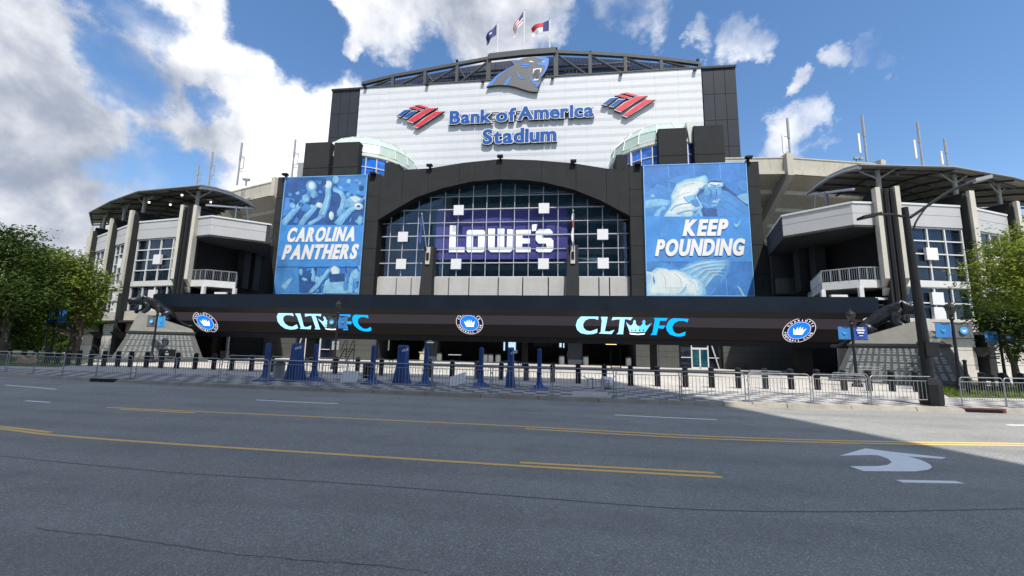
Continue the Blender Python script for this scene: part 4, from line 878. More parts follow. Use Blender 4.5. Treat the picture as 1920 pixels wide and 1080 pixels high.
# LED picture: flat lit shapes lying on the screen
nrm = (TR - TL).cross(BL_ - TL).normalized(); nrm = nrm if nrm.y < 0 else -nrm
def onled(px, py, off=.015):
    dd = ray(px, py); t = (TL - O).dot(nrm) / dd.dot(nrm); return O + dd * t + nrm * off
lc1 = EM('led_pale_blue', (.30, .66, .92), .95, .08); lc2 = EM('led_azure', (.0, .33, .90), .95, .05); lc3 = EM('led_mid_blue', (.10, .48, .92), .95, .08); lwh = EM('led_white', (.85, .85, .9), .95, .05); lnv = EM('led_navy', (.004, .008, .03), .5); lrb = EM('led_royal', (.005, .13, .80), 1.05, .1); lpk = EM('led_pale_ring', (.62, .52, .55), .7, .1)
LG = [('l', [(460, 245), (452, 292), (400, 275), (330, 275), (275, 300), (245, 350), (250, 400), (290, 440), (350, 450), (445, 415), (440, 470), (380, 487), (300, 492), (215, 475), (165, 430), (145, 370), (165, 300), (200, 258), (232, 240)], lc1),
      ('l', [(492, 250), (585, 250), (572, 320), (545, 450), (600, 455), (680, 430), (640, 488), (462, 480), (490, 460), (505, 300)], lc1),
      ('l', [(655, 255), (932, 258), (900, 298), (870, 285), (822, 282), (800, 470), (802, 490), (708, 488), (735, 465), (755, 285), (710, 285), (640, 298)], lc1),
      ('c', [(840, 322), (890, 370), (915, 370), (945, 330), (935, 318), (958, 290), (980, 318), (968, 335), (1000, 375), (1018, 378), (1018, 462), (890, 458)], lc1), ('c', [(1018, 378), (1045, 375), (1075, 335), (1062, 318), (1088, 290), (1110, 315), (1100, 340), (1115, 372), (1140, 368), (1195, 335), (1110, 460), (1018, 462)], lc3),
      ('c', [(885, 470), (1000, 485), (1105, 475), (1090, 495), (1000, 500), (900, 492)], lwh),
      ('l', [(1225, 265), (1420, 268), (1390, 305), (1310, 300), (1295, 372), (1385, 372), (1355, 415), (1285, 405), (1262, 500), (1175, 500), (1205, 475), (1240, 290)], lc2),
      ('l', [(1500, 270), (1705, 278), (1690, 325), (1640, 305), (1570, 305), (1510, 335), (1480, 385), (1490, 440), (1530, 480), (1580, 485), (1665, 455), (1655, 505), (1600, 522), (1530, 520), (1450, 495), (1405, 440), (1395, 390), (1420, 325), (1455, 285)], lc2)]
shx = onled(521, 603).x - onled(1079.6, 610).x
for sh in (0, shx):
    lg = MB(); allp = []
    for k_, poly, mt_ in LG:
        P = [onled(1060 + a / 7.385, 560 + b / 7.385, .02) + Vector((sh, 0, 0)) for a, b in poly]
        MB().add(P, [tuple(range(len(P)))]).build('lit_letter' if k_ == 'l' else 'lit_crown', mt_, can, fix=False)
    for a in (920, 970, 1025, 1080):
        P = [onled(1060 + (a + 12 * math.cos(q)) / 7.385, 560 + (435 + 11 * math.sin(q)) / 7.385, .026) + Vector((sh, 0, 0)) for q in [k * math.pi / 3 for k in range(6)]]; MB().add(P, [tuple(range(6))]).build('crown_dot', lnv, can, fix=False)
su = Vector((1, 0, 0)); sv = (TL - BL_); sv.x = 0; sv.normalize()
def roundel(px, py):
    c = onled(px, py, 0); ring = None
    def disc(r, o_, mt_, nm_, par): return MB().add([c + nrm * o_ + su * r * math.cos(2 * math.pi * k / 40) + sv * r * math.sin(2 * math.pi * k / 40) for k in range(40)], [tuple(range(40))]).build(nm_, mt_, par, fix=False)
    b = disc(1.22, .02, lpk, 'lit_crest', can); disc(1.16, .024, lnv, 'crest_band', b); disc(.86, .028, lpk, 'crest_ring', b); disc(.81, .032, lrb, 'crest_disc', b)
    cr = [(-.50, .26), (-.33, -.38), (.33, -.38), (.50, .26), (.28, -.02), (.19, .36), (.08, .0), (0, .42), (-.08, .0), (-.19, .36), (-.28, -.02)]
    MB().add([c + nrm * .036 + su * a + sv * e for a, e in cr], [tuple(range(len(cr)))]).build('crest_crown', lwh, b, fix=False)
    def ringtext(s, r, mid, span, flip):
        n = len(s)
        for i, chh in enumerate(s):
            if chh == ' ': continue
            th = mid + (-span / 2 + span * (i + .5) / n) * (-1 if not flip else 1)
            V, Fc, Ed = glyph(chh, .02); k = .22; wx = max(v[0] for v in V) + min(v[0] for v in V)
            ex = Vector((math.cos(th - math.pi / 2), math.sin(th - math.pi / 2))) * (1 if not flip else -1); ey = Vector((math.cos(th), math.sin(th))) * (1 if not flip else -1)
            ctr = Vector((math.cos(th), math.sin(th))) * r; pts = []
            for v in V:
                q = ctr + ex * (v[0] - wx / 2) * k + ey * (v[1] - .36) * k; pts.append(c + nrm * .03 + su * q.x + sv * q.y)
            MB().add(pts, Fc).build('crest_letter', lwh, b, fix=False)
    ringtext('CHARLOTTE', 1.01, math.pi / 2, 2.5, False); ringtext('FOOTBALL CLUB', 1.01, -math.pi / 2, 2.9, True)
for px, py in ((385.5, 604), (880.5, 605.5), (1498, 619.5)): roundel(px, py)

# ================================================================== CURVED STADIUM WINGS
def xy(p): return Vector((p[0], p[1], 0))
def wing(label, P, Nn, K, E_, sgn, front, back):
    """P: pylon positions along the drum, Nn: outward normals there, K/E_: the balcony fascia's kink and end"""
    t = thing('stadium_wing', label, 'building', (P[1][0], P[1][1], .15))
    P = [xy(p) for p in P]; Nn = [xy(n).normalized() for n in Nn]
    up = Vector((0, 0, 1))
    def Z(v, z): return Vector((v.x, v.y, z))
    # core mass
    inner = [p - n * 1.3 for p, n in zip(P, Nn)]
    far = Vector((P[0].x - sgn * 6 - sgn * 4, 56, 0))
    poly = inner + [Vector((P[-1].x, 62, 0)), Vector((P[0].x - sgn * 3, 62, 0)), Vector((P[0].x - sgn * 1.0, 44, 0))]
    MB().hexa([Z(v, .15) for v in poly], [Z(v, 14.0) for v in poly]).build('core', joint, t)
    for i in range(len(P) - 1):
        a, b = P[i] - Nn[i] * .08, P[i + 1] - Nn[i + 1] * .08
        tt = (b - a); Lh = tt.length; tt.normalize(); nn = Vector((tt.y, -tt.x, 0)); 
        if nn.y > 0: nn = -nn
        def bx(u0, u1, v0, v1, z0, z1, name, mat, par): # local box: u along the bay, v outwards
            q = [a + tt * u + nn * v for u, v in ((u0, v0), (u1, v0), (u1, v1), (u0, v1))]
            return MB().hexa([Z(k, z0) for k in q], [Z(k, z1) for k in q]).build(name, mat, par)
        m0, m1 = .45, Lh - .45
        nf = 2
        for z0, z1 in ((12.5, 13.47), (13.5, 14.3)): bx(m0, m1, -.3, .02, z0, z1, 'fascia_panel', fasciam, t)
        bx(m0, m1, -.35, .08, 14.3, 14.46, 'cap_rail', whitem, t)
        bx(m0, m1, -.5, -.31, .2, 14.2, 'wall_backing', joint, t)
        for wz0, wz1, nr, hts in ((8.05, 12.42, 4, None), (4.95, 7.45, 2, None)):
            w_ = bx(m0, m1, -.3, -.22, wz0 - .06, wz0, 'window', whitem, t); nc = 4
            for c in range(nc):
                for r in range(nr):
                    u0, u1 = m0 + (m1 - m0) * c / nc + .05, m0 + (m1 - m0) * (c + 1) / nc - .05; z0, z1 = wz0 + (wz1 - wz0) * r / nr + .05, wz0 + (wz1 - wz0) * (r + 1) / nr - .05
                    o = random.uniform(-.012, .012)
                    q = [a + tt * u0 + nn * (-.2 + o), a + tt * u1 + nn * (-.2 - o), a + tt * u1 + nn * -.24, a + tt * u0 + nn * -.24]; MB().hexa([Z(k, z0) for k in q], [Z(k, z1) for k in q]).build('pane', darkglass, w_)
            for c in range(nc + 1):
                u = m0 + (m1 - m0) * c / nc; bx(u - .06, u + .06, -.22, -.08, wz0, wz1, 'mullion', whitem, w_)
            for r in range(1, nr + 1):
                z = wz0 + (wz1 - wz0) * r / nr; bx(m0, m1, -.21, -.1, z - .05, z + .05, 'transom', whitem, w_)
        mid = Lh / 2
        for z in (10.2, 6.55, 5.35):
            bx(mid - .5, mid + .5, -.1, .12, z - .5, z + .5, 'square_diffuser', signwhite, t)
        bx(m0, m1, -.3, .0, 7.47, 7.99, 'spandrel', whitem, t)
        bx(m0, m1, -.3, .12, 3.95, 4.88, 'stone_band', stone, t)
        bx(m0 - .2, m1 + .2, -.3, .55, 3.72, 3.93, 'ledge', charcoal2, t)
        for k in range(3):
            bx(m0 + .3, m1 - .3, -.3, -.02, .2 + k * 1.16, .2 + (k + 1) * 1.16 - .03, 'stone_panel', stone, t)
        if i > 0 or True:
            q = [a + tt * u + nn * v for u, v in ((m1 - .6, 0), (m1 + .5, 0), (m1 + .3, 1.0), (m1 - .4, 1.0))]
            MB().hexa([Z(k, 2.0) for k in [a + tt * (m1 - .2), a + tt * (m1 + .3), a + tt * (m1 + .3) + nn * .2, a + tt * (m1 - .2) + nn * .2]], [Z(k, 2.75) for k in q]).build('wall_corbel', charcoal2, t)
    # pylons
    for i, (p, n) in enumerate(zip(P, Nn)):
        s = Vector((-n.y, n.x, 0)); first = i == 0
        py = MB().obox(Z(p - n * (.15 if first else .25), 7.6), s * (.50 if first else .32), n * .6, up * 7.45).build('pylon', charcoal, t)
        MB().obox(Z(p - n * 1.1, 15.0), s * .34, n * 1.25, up * .5).build('pylon_cap', charcoal, py)
        offs = (-.66, .66) if first else (0,)
        for o in offs:
            c = p + s * o + n * (.2 if first else .44)
            wd = .16 if first else .24; dp = .28 if first else .12
            lo = [c - s * wd - n * dp, c + s * wd - n * dp, c + s * wd + n * dp, c - s * wd + n * dp]
            lo2 = [Z(lo[0], 7.3), Z(lo[1], 7.3), Z(lo[2], 8.0), Z(lo[3], 8.0)]
            MB().hexa(lo2, [Z(k, 15.55) for k in lo]).build('fin', cream, py)
            MB().hexa([Z(c - n * dp - s * wd, 6.7), Z(c - n * dp + s * wd, 6.7), Z(c - n * (dp - .1) + s * wd, 6.7), Z(c - n * (dp - .1) - s * wd, 6.7)], [Z(c - n * dp - s * wd, 7.25), Z(c - n * dp + s * wd, 7.25), Z(c + n * dp * .6 + s * wd, 7.25), Z(c + n * dp * .6 - s * wd, 7.25)]).build('fin_bracket', cream, py)
        if first:
            for o in (-.2, .2): MB().obox(Z(p + s * o + n * .5, 8), s * .1, n * .06, up * 7.3).build('core_flute', joint, py)
        zt = 17.35
        MB().tube(Z(p - n * .5, 15.4), Z(p - n * .5, zt), .17, 8).build('roof_post', galv2, py)
        for sg in (-1, 1): MB().tube(Z(p - n * .5, 16.6), Z(p - n * .5 + s * sg * 1.3, zt + .05), .07, 5).build('post_brace', galv2, py)
    # roof: barrel sheet with ribs underneath
    fr = [xy(q) for q in front]; bk = [xy(q) for q in back]
    prof = [(0, 17.25), (.22, 18.0), (.48, 18.65), (.75, 19.02), (1, 19.2)]
    F4 = [fr[0].lerp(fr[1], 0)] ; Fd = []; Bd = []
    for (f0, f1), (b0, b1) in zip(zip(fr, fr[1:]), zip(bk, bk[1:])):
        for k in range(4): Fd.append(f0.lerp(f1, k / 4)); Bd.append(b0.lerp(b1, k / 4))
    Fd.append(fr[-1]); Bd.append(bk[-1])
    mb = MB(); n = len(Fd); pr = len(prof)
    top = [[Z(f.lerp(b, u), z + .14) for u, z in prof] for f, b in zip(Fd, Bd)]; bot = [[Z(f.lerp(b, u), z) for u, z in prof] for f, b in zip(Fd, Bd)]
    V = [v for r in top for v in r] + [v for r in bot for v in r]; h = n * pr; Fc = []
    for i in range(n - 1):
        for j in range(pr - 1): Fc += [(i * pr + j, (i + 1) * pr + j, (i + 1) * pr + j + 1, i * pr + j + 1), (h + i * pr + j, h + i * pr + j + 1, h + (i + 1) * pr + j + 1, h + (i + 1) * pr + j)]
        Fc += [(i * pr, h + i * pr, h + (i + 1) * pr, (i + 1) * pr), (i * pr + pr - 1, (i + 1) * pr + pr - 1, h + (i + 1) * pr + pr - 1, h + i * pr + pr - 1)]
    for i in (0, n - 1):
        for j in range(pr - 1): Fc.append((i * pr + j, i * pr + j + 1, h + i * pr + j + 1, h + i * pr + j))
    rf = mb.add(V, Fc).build('roof', roofm, t)
    for u, z in ((.12, 17.6), (.3, 18.2), (.5, 18.62), (.7, 18.9), (.88, 19.05)):
        q = [Z(f.lerp(b, u), z - .12) for f, b in zip(Fd, Bd)]; MB().path(q, .11, 5).build('purlin', steelg, rf)
    for i in range(0, n, 2):
        q = [Z(Fd[i].lerp(Bd[i], u), z - .2) for u, z in prof]; MB().path(q, .1 if i else .16, 5).build('rib', galv2 if i == 0 else steelg, rf)
    MB().path([Z(f, 17.22) for f in Fd], .11, 6).build('eave_tube', steelg, rf)
    # tie and back post at the open end
    e0, e1 = Z(fr[0].lerp(bk[0], .12), 15.75), Z(fr[0].lerp(bk[0], .97), 18.75)
    MB().tube(e0, e1, .12, 6).build('tie_tube', whitem, rf)
    MB().tube(Z(fr[0].lerp(bk[0], .6), 14.2), Z(fr[0].lerp(bk[0], .6), 17.6), .16, 6).build('back_post', galv2, rf)
    MB().tube(Z(fr[0].lerp(bk[0], .93), 15.2), Z(fr[0].lerp(bk[0], .8), 18.4), .1, 6).build('back_brace', whitem, rf)
    lampm = MATS.get('roof_downlight') or EM('roof_downlight', (1, .95, .85), 1.1)
    for i in range(1, len(fr)):
        for u in (.25, .45, .62):
            if i > 2: continue
            c = fr[i].lerp(bk[i], u).lerp(fr[i - 1].lerp(bk[i - 1], u), .35); z = lerp(prof, u) - .3
            MB().lathe([(.09, z - .08), (.11, z + .1)], (c.x, c.y, 0), 8).build('downlight', lampm if sgn < 0 else galv2, rf)
    # deck under the roof
    MB().hexa([Z(v, 13.6) for v in inner[:4] + [bk[3], bk[2], bk[1], bk[0]]], [Z(v, 13.95) for v in inner[:4] + [bk[3], bk[2], bk[1], bk[0]]]).build('roof_deck', charcoal, t)
    MB().hexa([Z(bk[0].lerp(fr[0], .05), 14), Z(bk[1], 14), Z(bk[2], 14), Z(bk[3], 14), Z(bk[3] + Vector((0, .4, 0)), 14), Z(bk[2] + Vector((0, .4, 0)), 14), Z(bk[1] + Vector((0, .4, 0)), 14), Z(bk[0] + Vector((0, .4, 0)), 14)],
              [Z(bk[0].lerp(fr[0], .05), 16.4), Z(bk[1], 16.4), Z(bk[2], 16.4), Z(bk[3], 16.4), Z(bk[3] + Vector((0, .4, 0)), 16.4), Z(bk[2] + Vector((0, .4, 0)), 16.4), Z(bk[1] + Vector((0, .4, 0)), 16.4), Z(bk[0] + Vector((0, .4, 0)), 16.4)]).build('club_wall', joint, t)
    # balcony corner between the first pylon and the gate
    K, E_ = xy(K), xy(E_); A = P[0] + Vector((-sgn * .0, 0, 0))
    A0 = P[0] - Nn[0] * .25; GW = Vector((-36.75 if sgn < 0 else 22.2, 45.9, 0)); GB = Vector((-40.35 if sgn < 0 else 25.65, 45.9, 0)); line = [A0, K, E_, GW]
    for i in range(3):
        a, b = line[i], line[i + 1]; tt = (b - a).normalized(); nn = Vector((tt.y, -tt.x, 0))
        if (nn.y > 0 and i < 2) or (i == 2 and nn.x * sgn > 0): nn = -nn
        for z0, z1 in ((12.5, 13.47), (13.5, 14.3)):
            MB().hexa([Z(q, z0) for q in (a, b, b - nn * .35, a - nn * .35)], [Z(q, z1) for q in (a, b, b - nn * .35, a - nn * .35)]).build('fascia_panel', fasciam if i < 2 else charcoal2, t)
        MB().hexa([Z(q, 14.3) for q in (a + nn * .08, b + nn * .08, b - nn * .4, a - nn * .4)], [Z(q, 14.46) for q in (a + nn * .08, b + nn * .08, b - nn * .4, a - nn * .4)]).build('cap_rail', whitem, t)
    bk0 = Vector((P[0].x + sgn * 2.0, 45.6, 0)); flr = [A0, K, E_, GW, bk0]
    MB().hexa([Z(v, 12.3) for v in flr], [Z(v, 12.49) for v in flr]).build('balcony_ceiling', charcoal2, t)
    def inset(v): return v + Vector((sgn * .25, .35, 0))
    E2 = inset(K.lerp(E_, .50)); fl2 = [A0, inset(K), E2, GB, bk0]
    MB().hexa([Z(v, 7.35) for v in fl2], [Z(v, 8.0) for v in fl2]).build('balcony_slab', whitem, t)
    x0, x1 = min(GW.x, bk0.x), max(GW.x, bk0.x)
    MB().box(x0, x1, 45.3, 45.6, 8.0, 12.3).build('balcony_back_wall', interior, t)
    MB().box(x0, x1, 44.2, 44.8, 8.0, 9.6).build('concession_counter', pedm, t)
    for u, y_ in ((.30, 41.5), (.62, 43)):
        c = Vector((A0.x + (GW.x - A0.x) * u * .5 - sgn * 1.2, y_, 0)); MB().box(c.x - .45, c.x + .45, c.y - .45, c.y + .45, 8, 12.3).build('balcony_column', charcoal, t)
    rail = [A0, inset(K), E2, GB]
    for i in range(3):
        a, b = rail[i], rail[i + 1]; o = MB().tube(Z(a, 9.0), Z(b, 9.0), .05, 6).build('railing', galv, t); mbx = MB(); k = max(2, int((b - a).length / .14))
        for q in range(1, k): c = a.lerp(b, q / k); mbx.tube(Z(c, 8.05), Z(c, 8.96), .018, 3, cap=False)
        mbx.build('balusters', galv, o, kind='stuff')
        for q in range(0, 4): c = a.lerp(b, q / 4); MB().tube(Z(c, 8), Z(c, 9.0), .045, 6).build('rail_post', galv, o)
    # open frame below the balcony
    for v in (A0, inset(K), E2): MB().box(v.x - .16, v.x + .16, v.y - .12, v.y + .12, 4.6, 7.36).build('frame_post', whitem, t)
    for a, b in ((A0, inset(K)), (inset(K), E2)):
        for z in (6.45, 4.7): MB().obox(Z((a + b) / 2, z), (b - a) / 2, Vector((0, .1, 0)), up * .1).build('frame_rail', whitem, t)
    c = inset(K).lerp(E2, .62); MB().obox(Z(c + Vector((0, -.2, 0)), 6.5), Vector((.62, 0, 0)), Vector((0, .12, 0)), up * .35).build('square_diffuser', signwhite, t)
    MB().hexa([Z(v, 5.9) for v in fl2], [Z(v, 6.0) for v in fl2]).build('inner_floor', charcoal2, t)
    MB().box(min(GB.x, bk0.x), max(GB.x, bk0.x), 43.5, 43.8, .15, 7.3).build('lower_back_wall', interior, t)
    # ground floor corner: white framed dark window on a pale plinth
    gx = [A0.x - sgn * 1.2, GB.x]; x0, x1 = min(gx), max(gx)
    MB().box(x0, x1, 40.6, 41, .15, 1.0).build('plinth', stone, t); MB().box(x0, x1, 40.7, 41, 1.0, 4.0).build('corner_window', darkglass, t)
    for k in (0, .5, 1): MB().box(x0 + (x1 - x0) * k - .12, x0 + (x1 - x0) * k + .12, 40.55, 40.72, 1.0, 4.0).build('window_post', whitem, t)
    return t
LP = [(-37.3, 35.5), (-45.04, 36.69), (-50.55, 39.16), (-56.84, 42.01), (-62.6, 46), (-67, 51)]
LN = [(.12, -.99), (-.22, -.97), (-.42, -.9), (-.5, -.86), (-.62, -.78), (-.75, -.66)]
wing('left curved stadium wing with cream fins, gridded windows and a ribbed roof', LP, LN, (-34.64, 35.19), (-30.63, 38.28), -1,
     [(-35.6, 34.4), (-43.8, 35.4), (-50.2, 37.9), (-57.2, 41.2), (-62.5, 45.5)], [(-38.9, 45.6), (-44.5, 47), (-47, 48.5), (-49.5, 51), (-52, 54)])
RP = [(26.3, 35.25), (33.4, 36.7), (39.4, 39.52), (45.4, 42.8), (51, 47), (55, 52)]
RN = [(-.12, -.99), (.22, -.97), (.42, -.9), (.5, -.86), (.62, -.78), (.75, -.66)]
wing('right curved stadium wing with cream fins, gridded windows and a ribbed roof', RP, RN, (23.7, 35.1), (20.0, 38.4), 1,
     [(24.1, 34.4), (31.8, 35.4), (38.6, 38), (45.6, 41.5), (51, 46)], [(26.4, 45.3), (33, 47), (36, 48.5), (39, 51), (41.5, 54)])

# ================================================================== UPPER STAND (raking concrete bowl behind the wings)
def bowl(label, pts, sgn):
    """pts: outer parapet line in plan; the raking soffit falls away towards the pitch"""
    t = thing('grandstand', label, 'grandstand', (pts[0][0], pts[0][1], .15))
    P = [xy(p) for p in pts]; top, bot = 27.6, 25.3
    for a, b in zip(P, P[1:]):
        tt = (b - a).normalized(); nn = Vector((tt.y, -tt.x, 0)); nn = nn if nn.y < 0 else -nn; Lh = (b - a).length
        a2, b2 = a + tt * .05, b - tt * .05
        pn = MB().hexa([Vector((q.x, q.y, bot + .45)) for q in (a2, b2, b2 - nn * .5, a2 - nn * .5)], [Vector((q.x, q.y, top)) for q in (a2 + nn * .15, b2 + nn * .15, b2 - nn * .4, a2 - nn * .4)]).build('parapet_panel', bowlcon, t)
        MB().hexa([Vector((q.x, q.y, bot)) for q in (a2 + nn * .35, b2 + nn * .35, b2 - nn * .6, a2 - nn * .6)], [Vector((q.x, q.y, bot + .42)) for q in (a2 + nn * .35, b2 + nn * .35, b2 - nn * .6, a2 - nn * .6)]).build('ledge', bowlcon, pn)
        MB().hexa([Vector((q.x, q.y, top)) for q in (a2 + nn * .22, b2 + nn * .22, b2 - nn * .45, a2 - nn * .45)], [Vector((q.x, q.y, top + .16)) for q in (a2 + nn * .22, b2 + nn * .22, b2 - nn * .45, a2 - nn * .45)]).build('coping', bowlcon, pn)
        for k in range(6):       # stepped soffit strips
            i0, i1 = k * 2.3, (k + 1) * 2.3; z = bot - .05 - k * 1.65
            q = [a2 - nn * i0, b2 - nn * i0, b2 - nn * i1, a2 - nn * i1]
            MB().hexa([Vector((q[0].x, q[0].y, z)), Vector((q[1].x, q[1].y, z)), Vector((q[2].x, q[2].y, z - 1.1)), Vector((q[3].x, q[3].y, z - 1.1))], [Vector((v.x, v.y, z + .85)) for v in q]).build('soffit_step', bowlcon, t)
        back = [a2 - nn * 13.8, b2 - nn * 13.8, b2 - nn * 14.3, a2 - nn * 14.3]; MB().hexa([Vector((q.x, q.y, 6)) for q in back], [Vector((q.x, q.y, 18)) for q in back]).build('inner_wall', bowlcon, t)
    for i, p in enumerate(P):
        a, b = P[max(0, i - 1)], P[min(len(P) - 1, i + 1)]; tt = (b - a).normalized(); nn = Vector((tt.y, -tt.x, 0)); nn = nn if nn.y < 0 else -nn
        u = tt * .42
        MB().prism([p - u + nn * .75 + Vector((0, 0, top + .45)), p - u + nn * .75 + Vector((0, 0, bot - .3)), p - u - nn * 13 + Vector((0, 0, bot - 11.5)), p - u - nn * 13 + Vector((0, 0, bot - 9.6)), p - u + nn * -.9 + Vector((0, 0, bot)), p - u + nn * -.9 + Vector((0, 0, top + .45))], u * 2).build('raker_beam', bowlcon, t)
        MB().obox(p - nn * 7 + Vector((0, 0, 10)), tt * .45, nn * .45, Vector((0, 0, 9.3))).build('column', bowlcon, t)
    return t, P
bowl('left upper stand of weathered concrete with a raking underside', [(-30.5, 54.5), (-45.4, 57.2), (-58, 61.5), (-69, 68), (-78, 77)], -1)
bowl('right upper stand of weathered concrete with a raking underside', [(16, 54.3), (29.7, 55.0), (42.9, 58.0), (56, 64), (67, 72)], 1)
# antenna masts along the stand's rim
AM = [((445, 340), (456, 268), 58, 'fourth mast from the left tip of the left stand'), ((390, 352), (394, 285), 62, ''), ((367, 352), (370, 310), 68, ''), ((547, 332), (549, 262), 55.5, ''), ((1483, 306), (1474, 222), 55.5, ''), ((1626, 306), (1615, 217), 58.5, ''), ((1731, 316), (1720, 230), 64, ''), ((1779, 322), (1772, 260), 71, '')]
AL = ['thin grey rim mast between the left pylon and the left banner', 'thin grey rim mast rising over the left wing roof, the taller of two there', 'short faint rim mast rising over the left wing roof, farthest left', 'thin grey rim mast just left of the left dome tower',
      'thin pale rim mast nearest the right banner', 'tallest pale rim mast above the near end of the right wing roof', 'pale rim mast above the middle of the right wing roof', 'farthest right pale rim mast with a short side panel']
for (b, tp, Y, _), lab in zip(AM, AL):
    B, Tt = PY(*b, Y), PY(*tp, Y); Tt.x = B.x + (Tt.x - B.x) * .3; t = thing('antenna_mast', lab, 'mast', tuple(B), group='masts along the stadium rim')
    s = -1 if B.x > 0 else 1; h = Tt.z - B.z
    MB().tube(B - Vector((0, 0, .6)), B + Vector((0, 0, h * .55)), .15, 7, .12).tube(B + Vector((0, 0, h * .55)), B + Vector((0, 0, h)), .17, 7, .15).build('mast', galv2, t)
    x1 = B.x + s * .75
    if B.x > 0: MB().box(x1 - .12, x1 + .12, Y - .1, Y + .1, B.z + h * .22, B.z + h * .62).build('side_panel', signwhite, t)
    else: MB().path([(B.x, Y, B.z + h * .3), (x1, Y, B.z + h * .34), (x1, Y, B.z + h * .62), (B.x, Y, B.z + h * .66)], .06, 5).build('side_loop', galv2, t)
    for k in (.25, .6): MB().tube((B.x, Y, B.z + h * k), (x1, Y, B.z + h * k), .05, 5).build('bracket', galv2, t)
for px, py, Y, lab in ((1425 + 47, 302, 55.5, 'tiny floodlight on the rim beside the right stand mast nearest the banner'), (1606, 298, 58.4, 'pair of tiny floodlights on the rim left of the tallest right mast'), (461, 337, 57.6, 'tiny floodlights on the rim of the left stand')):
    c = PY(px, py, Y); t = thing('rim_floodlight', lab, 'floodlight', tuple(c)); MB().box(c.x - .4, c.x + .1, Y - .3, Y + .1, c.z - .1, c.z + .15).box(c.x + .3, c.x + .7, Y - .3, Y + .1, c.z - .2, c.z + .1).build('lamp_head', galv2, t); MB().box(c.x - .05, c.x + .15, Y, Y + .15, c.z - 1.0, c.z).build('bracket', galv2, t)

# ================================================================== CAT STATUES
def skinned(name, verts, edges, rad, mat, parent, sub=2):
    me = bpy.data.meshes.new(name); me.from_pydata(verts, edges, []); o = bpy.data.objects.new(name, me); col.objects.link(o)
    sk = o.modifiers.new('s', 'SKIN'); ss = o.modifiers.new('u', 'SUBSURF'); ss.levels = sub; ss.render_levels = sub
    for v, r in zip(me.skin_vertices[0].data, rad): v.radius = (r, r) if not isinstance(r, tuple) else r
    me.skin_vertices[0].data[0].use_root = True
    dg = bpy.context.evaluated_depsgraph_get(); dg.update(); m2 = bpy.data.meshes.new_from_object(o.evaluated_get(dg)); bpy.data.objects.remove(o)
    m2.materials.clear(); m2.materials.append(mat); m2.polygons.foreach_set('use_smooth', [True] * len(m2.polygons))
    r = link(bpy.data.objects.new(name, m2)); r.parent = parent; return r
def cat(label, loc, s, k, rz, leap):
    t = thing('cat_statue', label, 'statue', loc, rz)
    # spine from pelvis to muzzle (x forward), metres
    if not leap:   # crouching on a sloping plinth, head low and snarling
        J = [(-.95, 0, .55), (-.45, 0, .78), (.1, 0, .98), (.65, 0, 1.12), (1.0, 0, 1.10), (1.34, 0, .98), (1.62, 0, .86), (1.80, 0, .80)]
        R = [.40, .35, .37, .43, .34, .33, .23, .16]
        legs = [([(-.95, .22, .42), (-.55, .36, .30), (-1.0, .40, .02), (-.55, .42, -.12)], [.33, .27, .15, .13]), ([(-.95, -.22, .42), (-.55, -.36, .30), (-1.0, -.40, .02), (-.55, -.42, -.12)], [.33, .27, .15, .13]),
                ([(.7, .26, .95), (.62, .36, .50), (.95, .34, .18), (1.22, .34, .10)], [.27, .19, .14, .13]), ([(.7, -.26, .95), (.45, -.36, .52), (.72, -.36, .14), (.98, -.36, .06)], [.27, .19, .14, .13])]
        tail = [(-1.25, 0, .42), (-1.6, .05, .12), (-2.0, .1, -.12), (-2.4, .12, -.22), (-2.7, .1, -.12)]
    else:
        J = [(-.9, 0, .62), (-.4, 0, .92), (.15, 0, 1.05), (.7, 0, 1.08), (1.05, 0, 1.02), (1.38, 0, .92), (1.66, 0, .80), (1.84, 0, .74)]
        R = [.40, .35, .37, .42, .33, .29, .19, .13]
        legs = [([(-.9, .2, .5), (-.6, .36, .15), (-.98, .38, -.18), (-.62, .4, -.38)], [.33, .26, .15, .13]), ([(-.9, -.2, .5), (-.45, -.36, .22), (-.8, -.38, -.14), (-.45, -.4, -.32)], [.33, .26, .15, .13]),
                ([(.7, .26, .9), (.85, .36, .48), (1.15, .34, .36), (1.42, .34, .40)], [.26, .18, .14, .14]), ([(.7, -.26, .9), (.55, -.36, .42), (.5, -.36, .02), (.70, -.36, -.16)], [.26, .18, .14, .13])]
        tail = [(-1.2, 0, .50), (-1.55, .05, .20), (-1.9, .1, .02), (-2.3, .1, .02)]
    V = list(J); E = [(i, i + 1) for i in range(len(J) - 1)]; RR = list(R)
    for (pts, rr), root in zip(legs, (0, 0, 3, 3)):
        prev = root
        for p, r in zip(pts, rr): V.append(p); RR.append(r); E.append((prev, len(V) - 1)); prev = len(V) - 1
    prev = 0
    for p in tail: V.append(p); RR.append(.085); E.append((prev, len(V) - 1)); prev = len(V) - 1
    prev = 6                                          # lower jaw
    V.append((1.70, 0, J[7][2] - .20)); RR.append(.09); E.append((5, len(V) - 1))
    body = skinned('body', [(x * s * k, y * s, z * s) for x, y, z in V], E, [r * s * 1.14 for r in RR], bronze, t)
    for sg in (-1, 1):
        h = J[5]; MB().lathe([(.12 * s, 0), (.09 * s, .1 * s), (.02 * s, .18 * s)], ((h[0] - .02) * s * k, sg * .17 * s, (h[2] + .2) * s), 8).build('ear', bronze, t).location = (0, 0, 0)
    return t
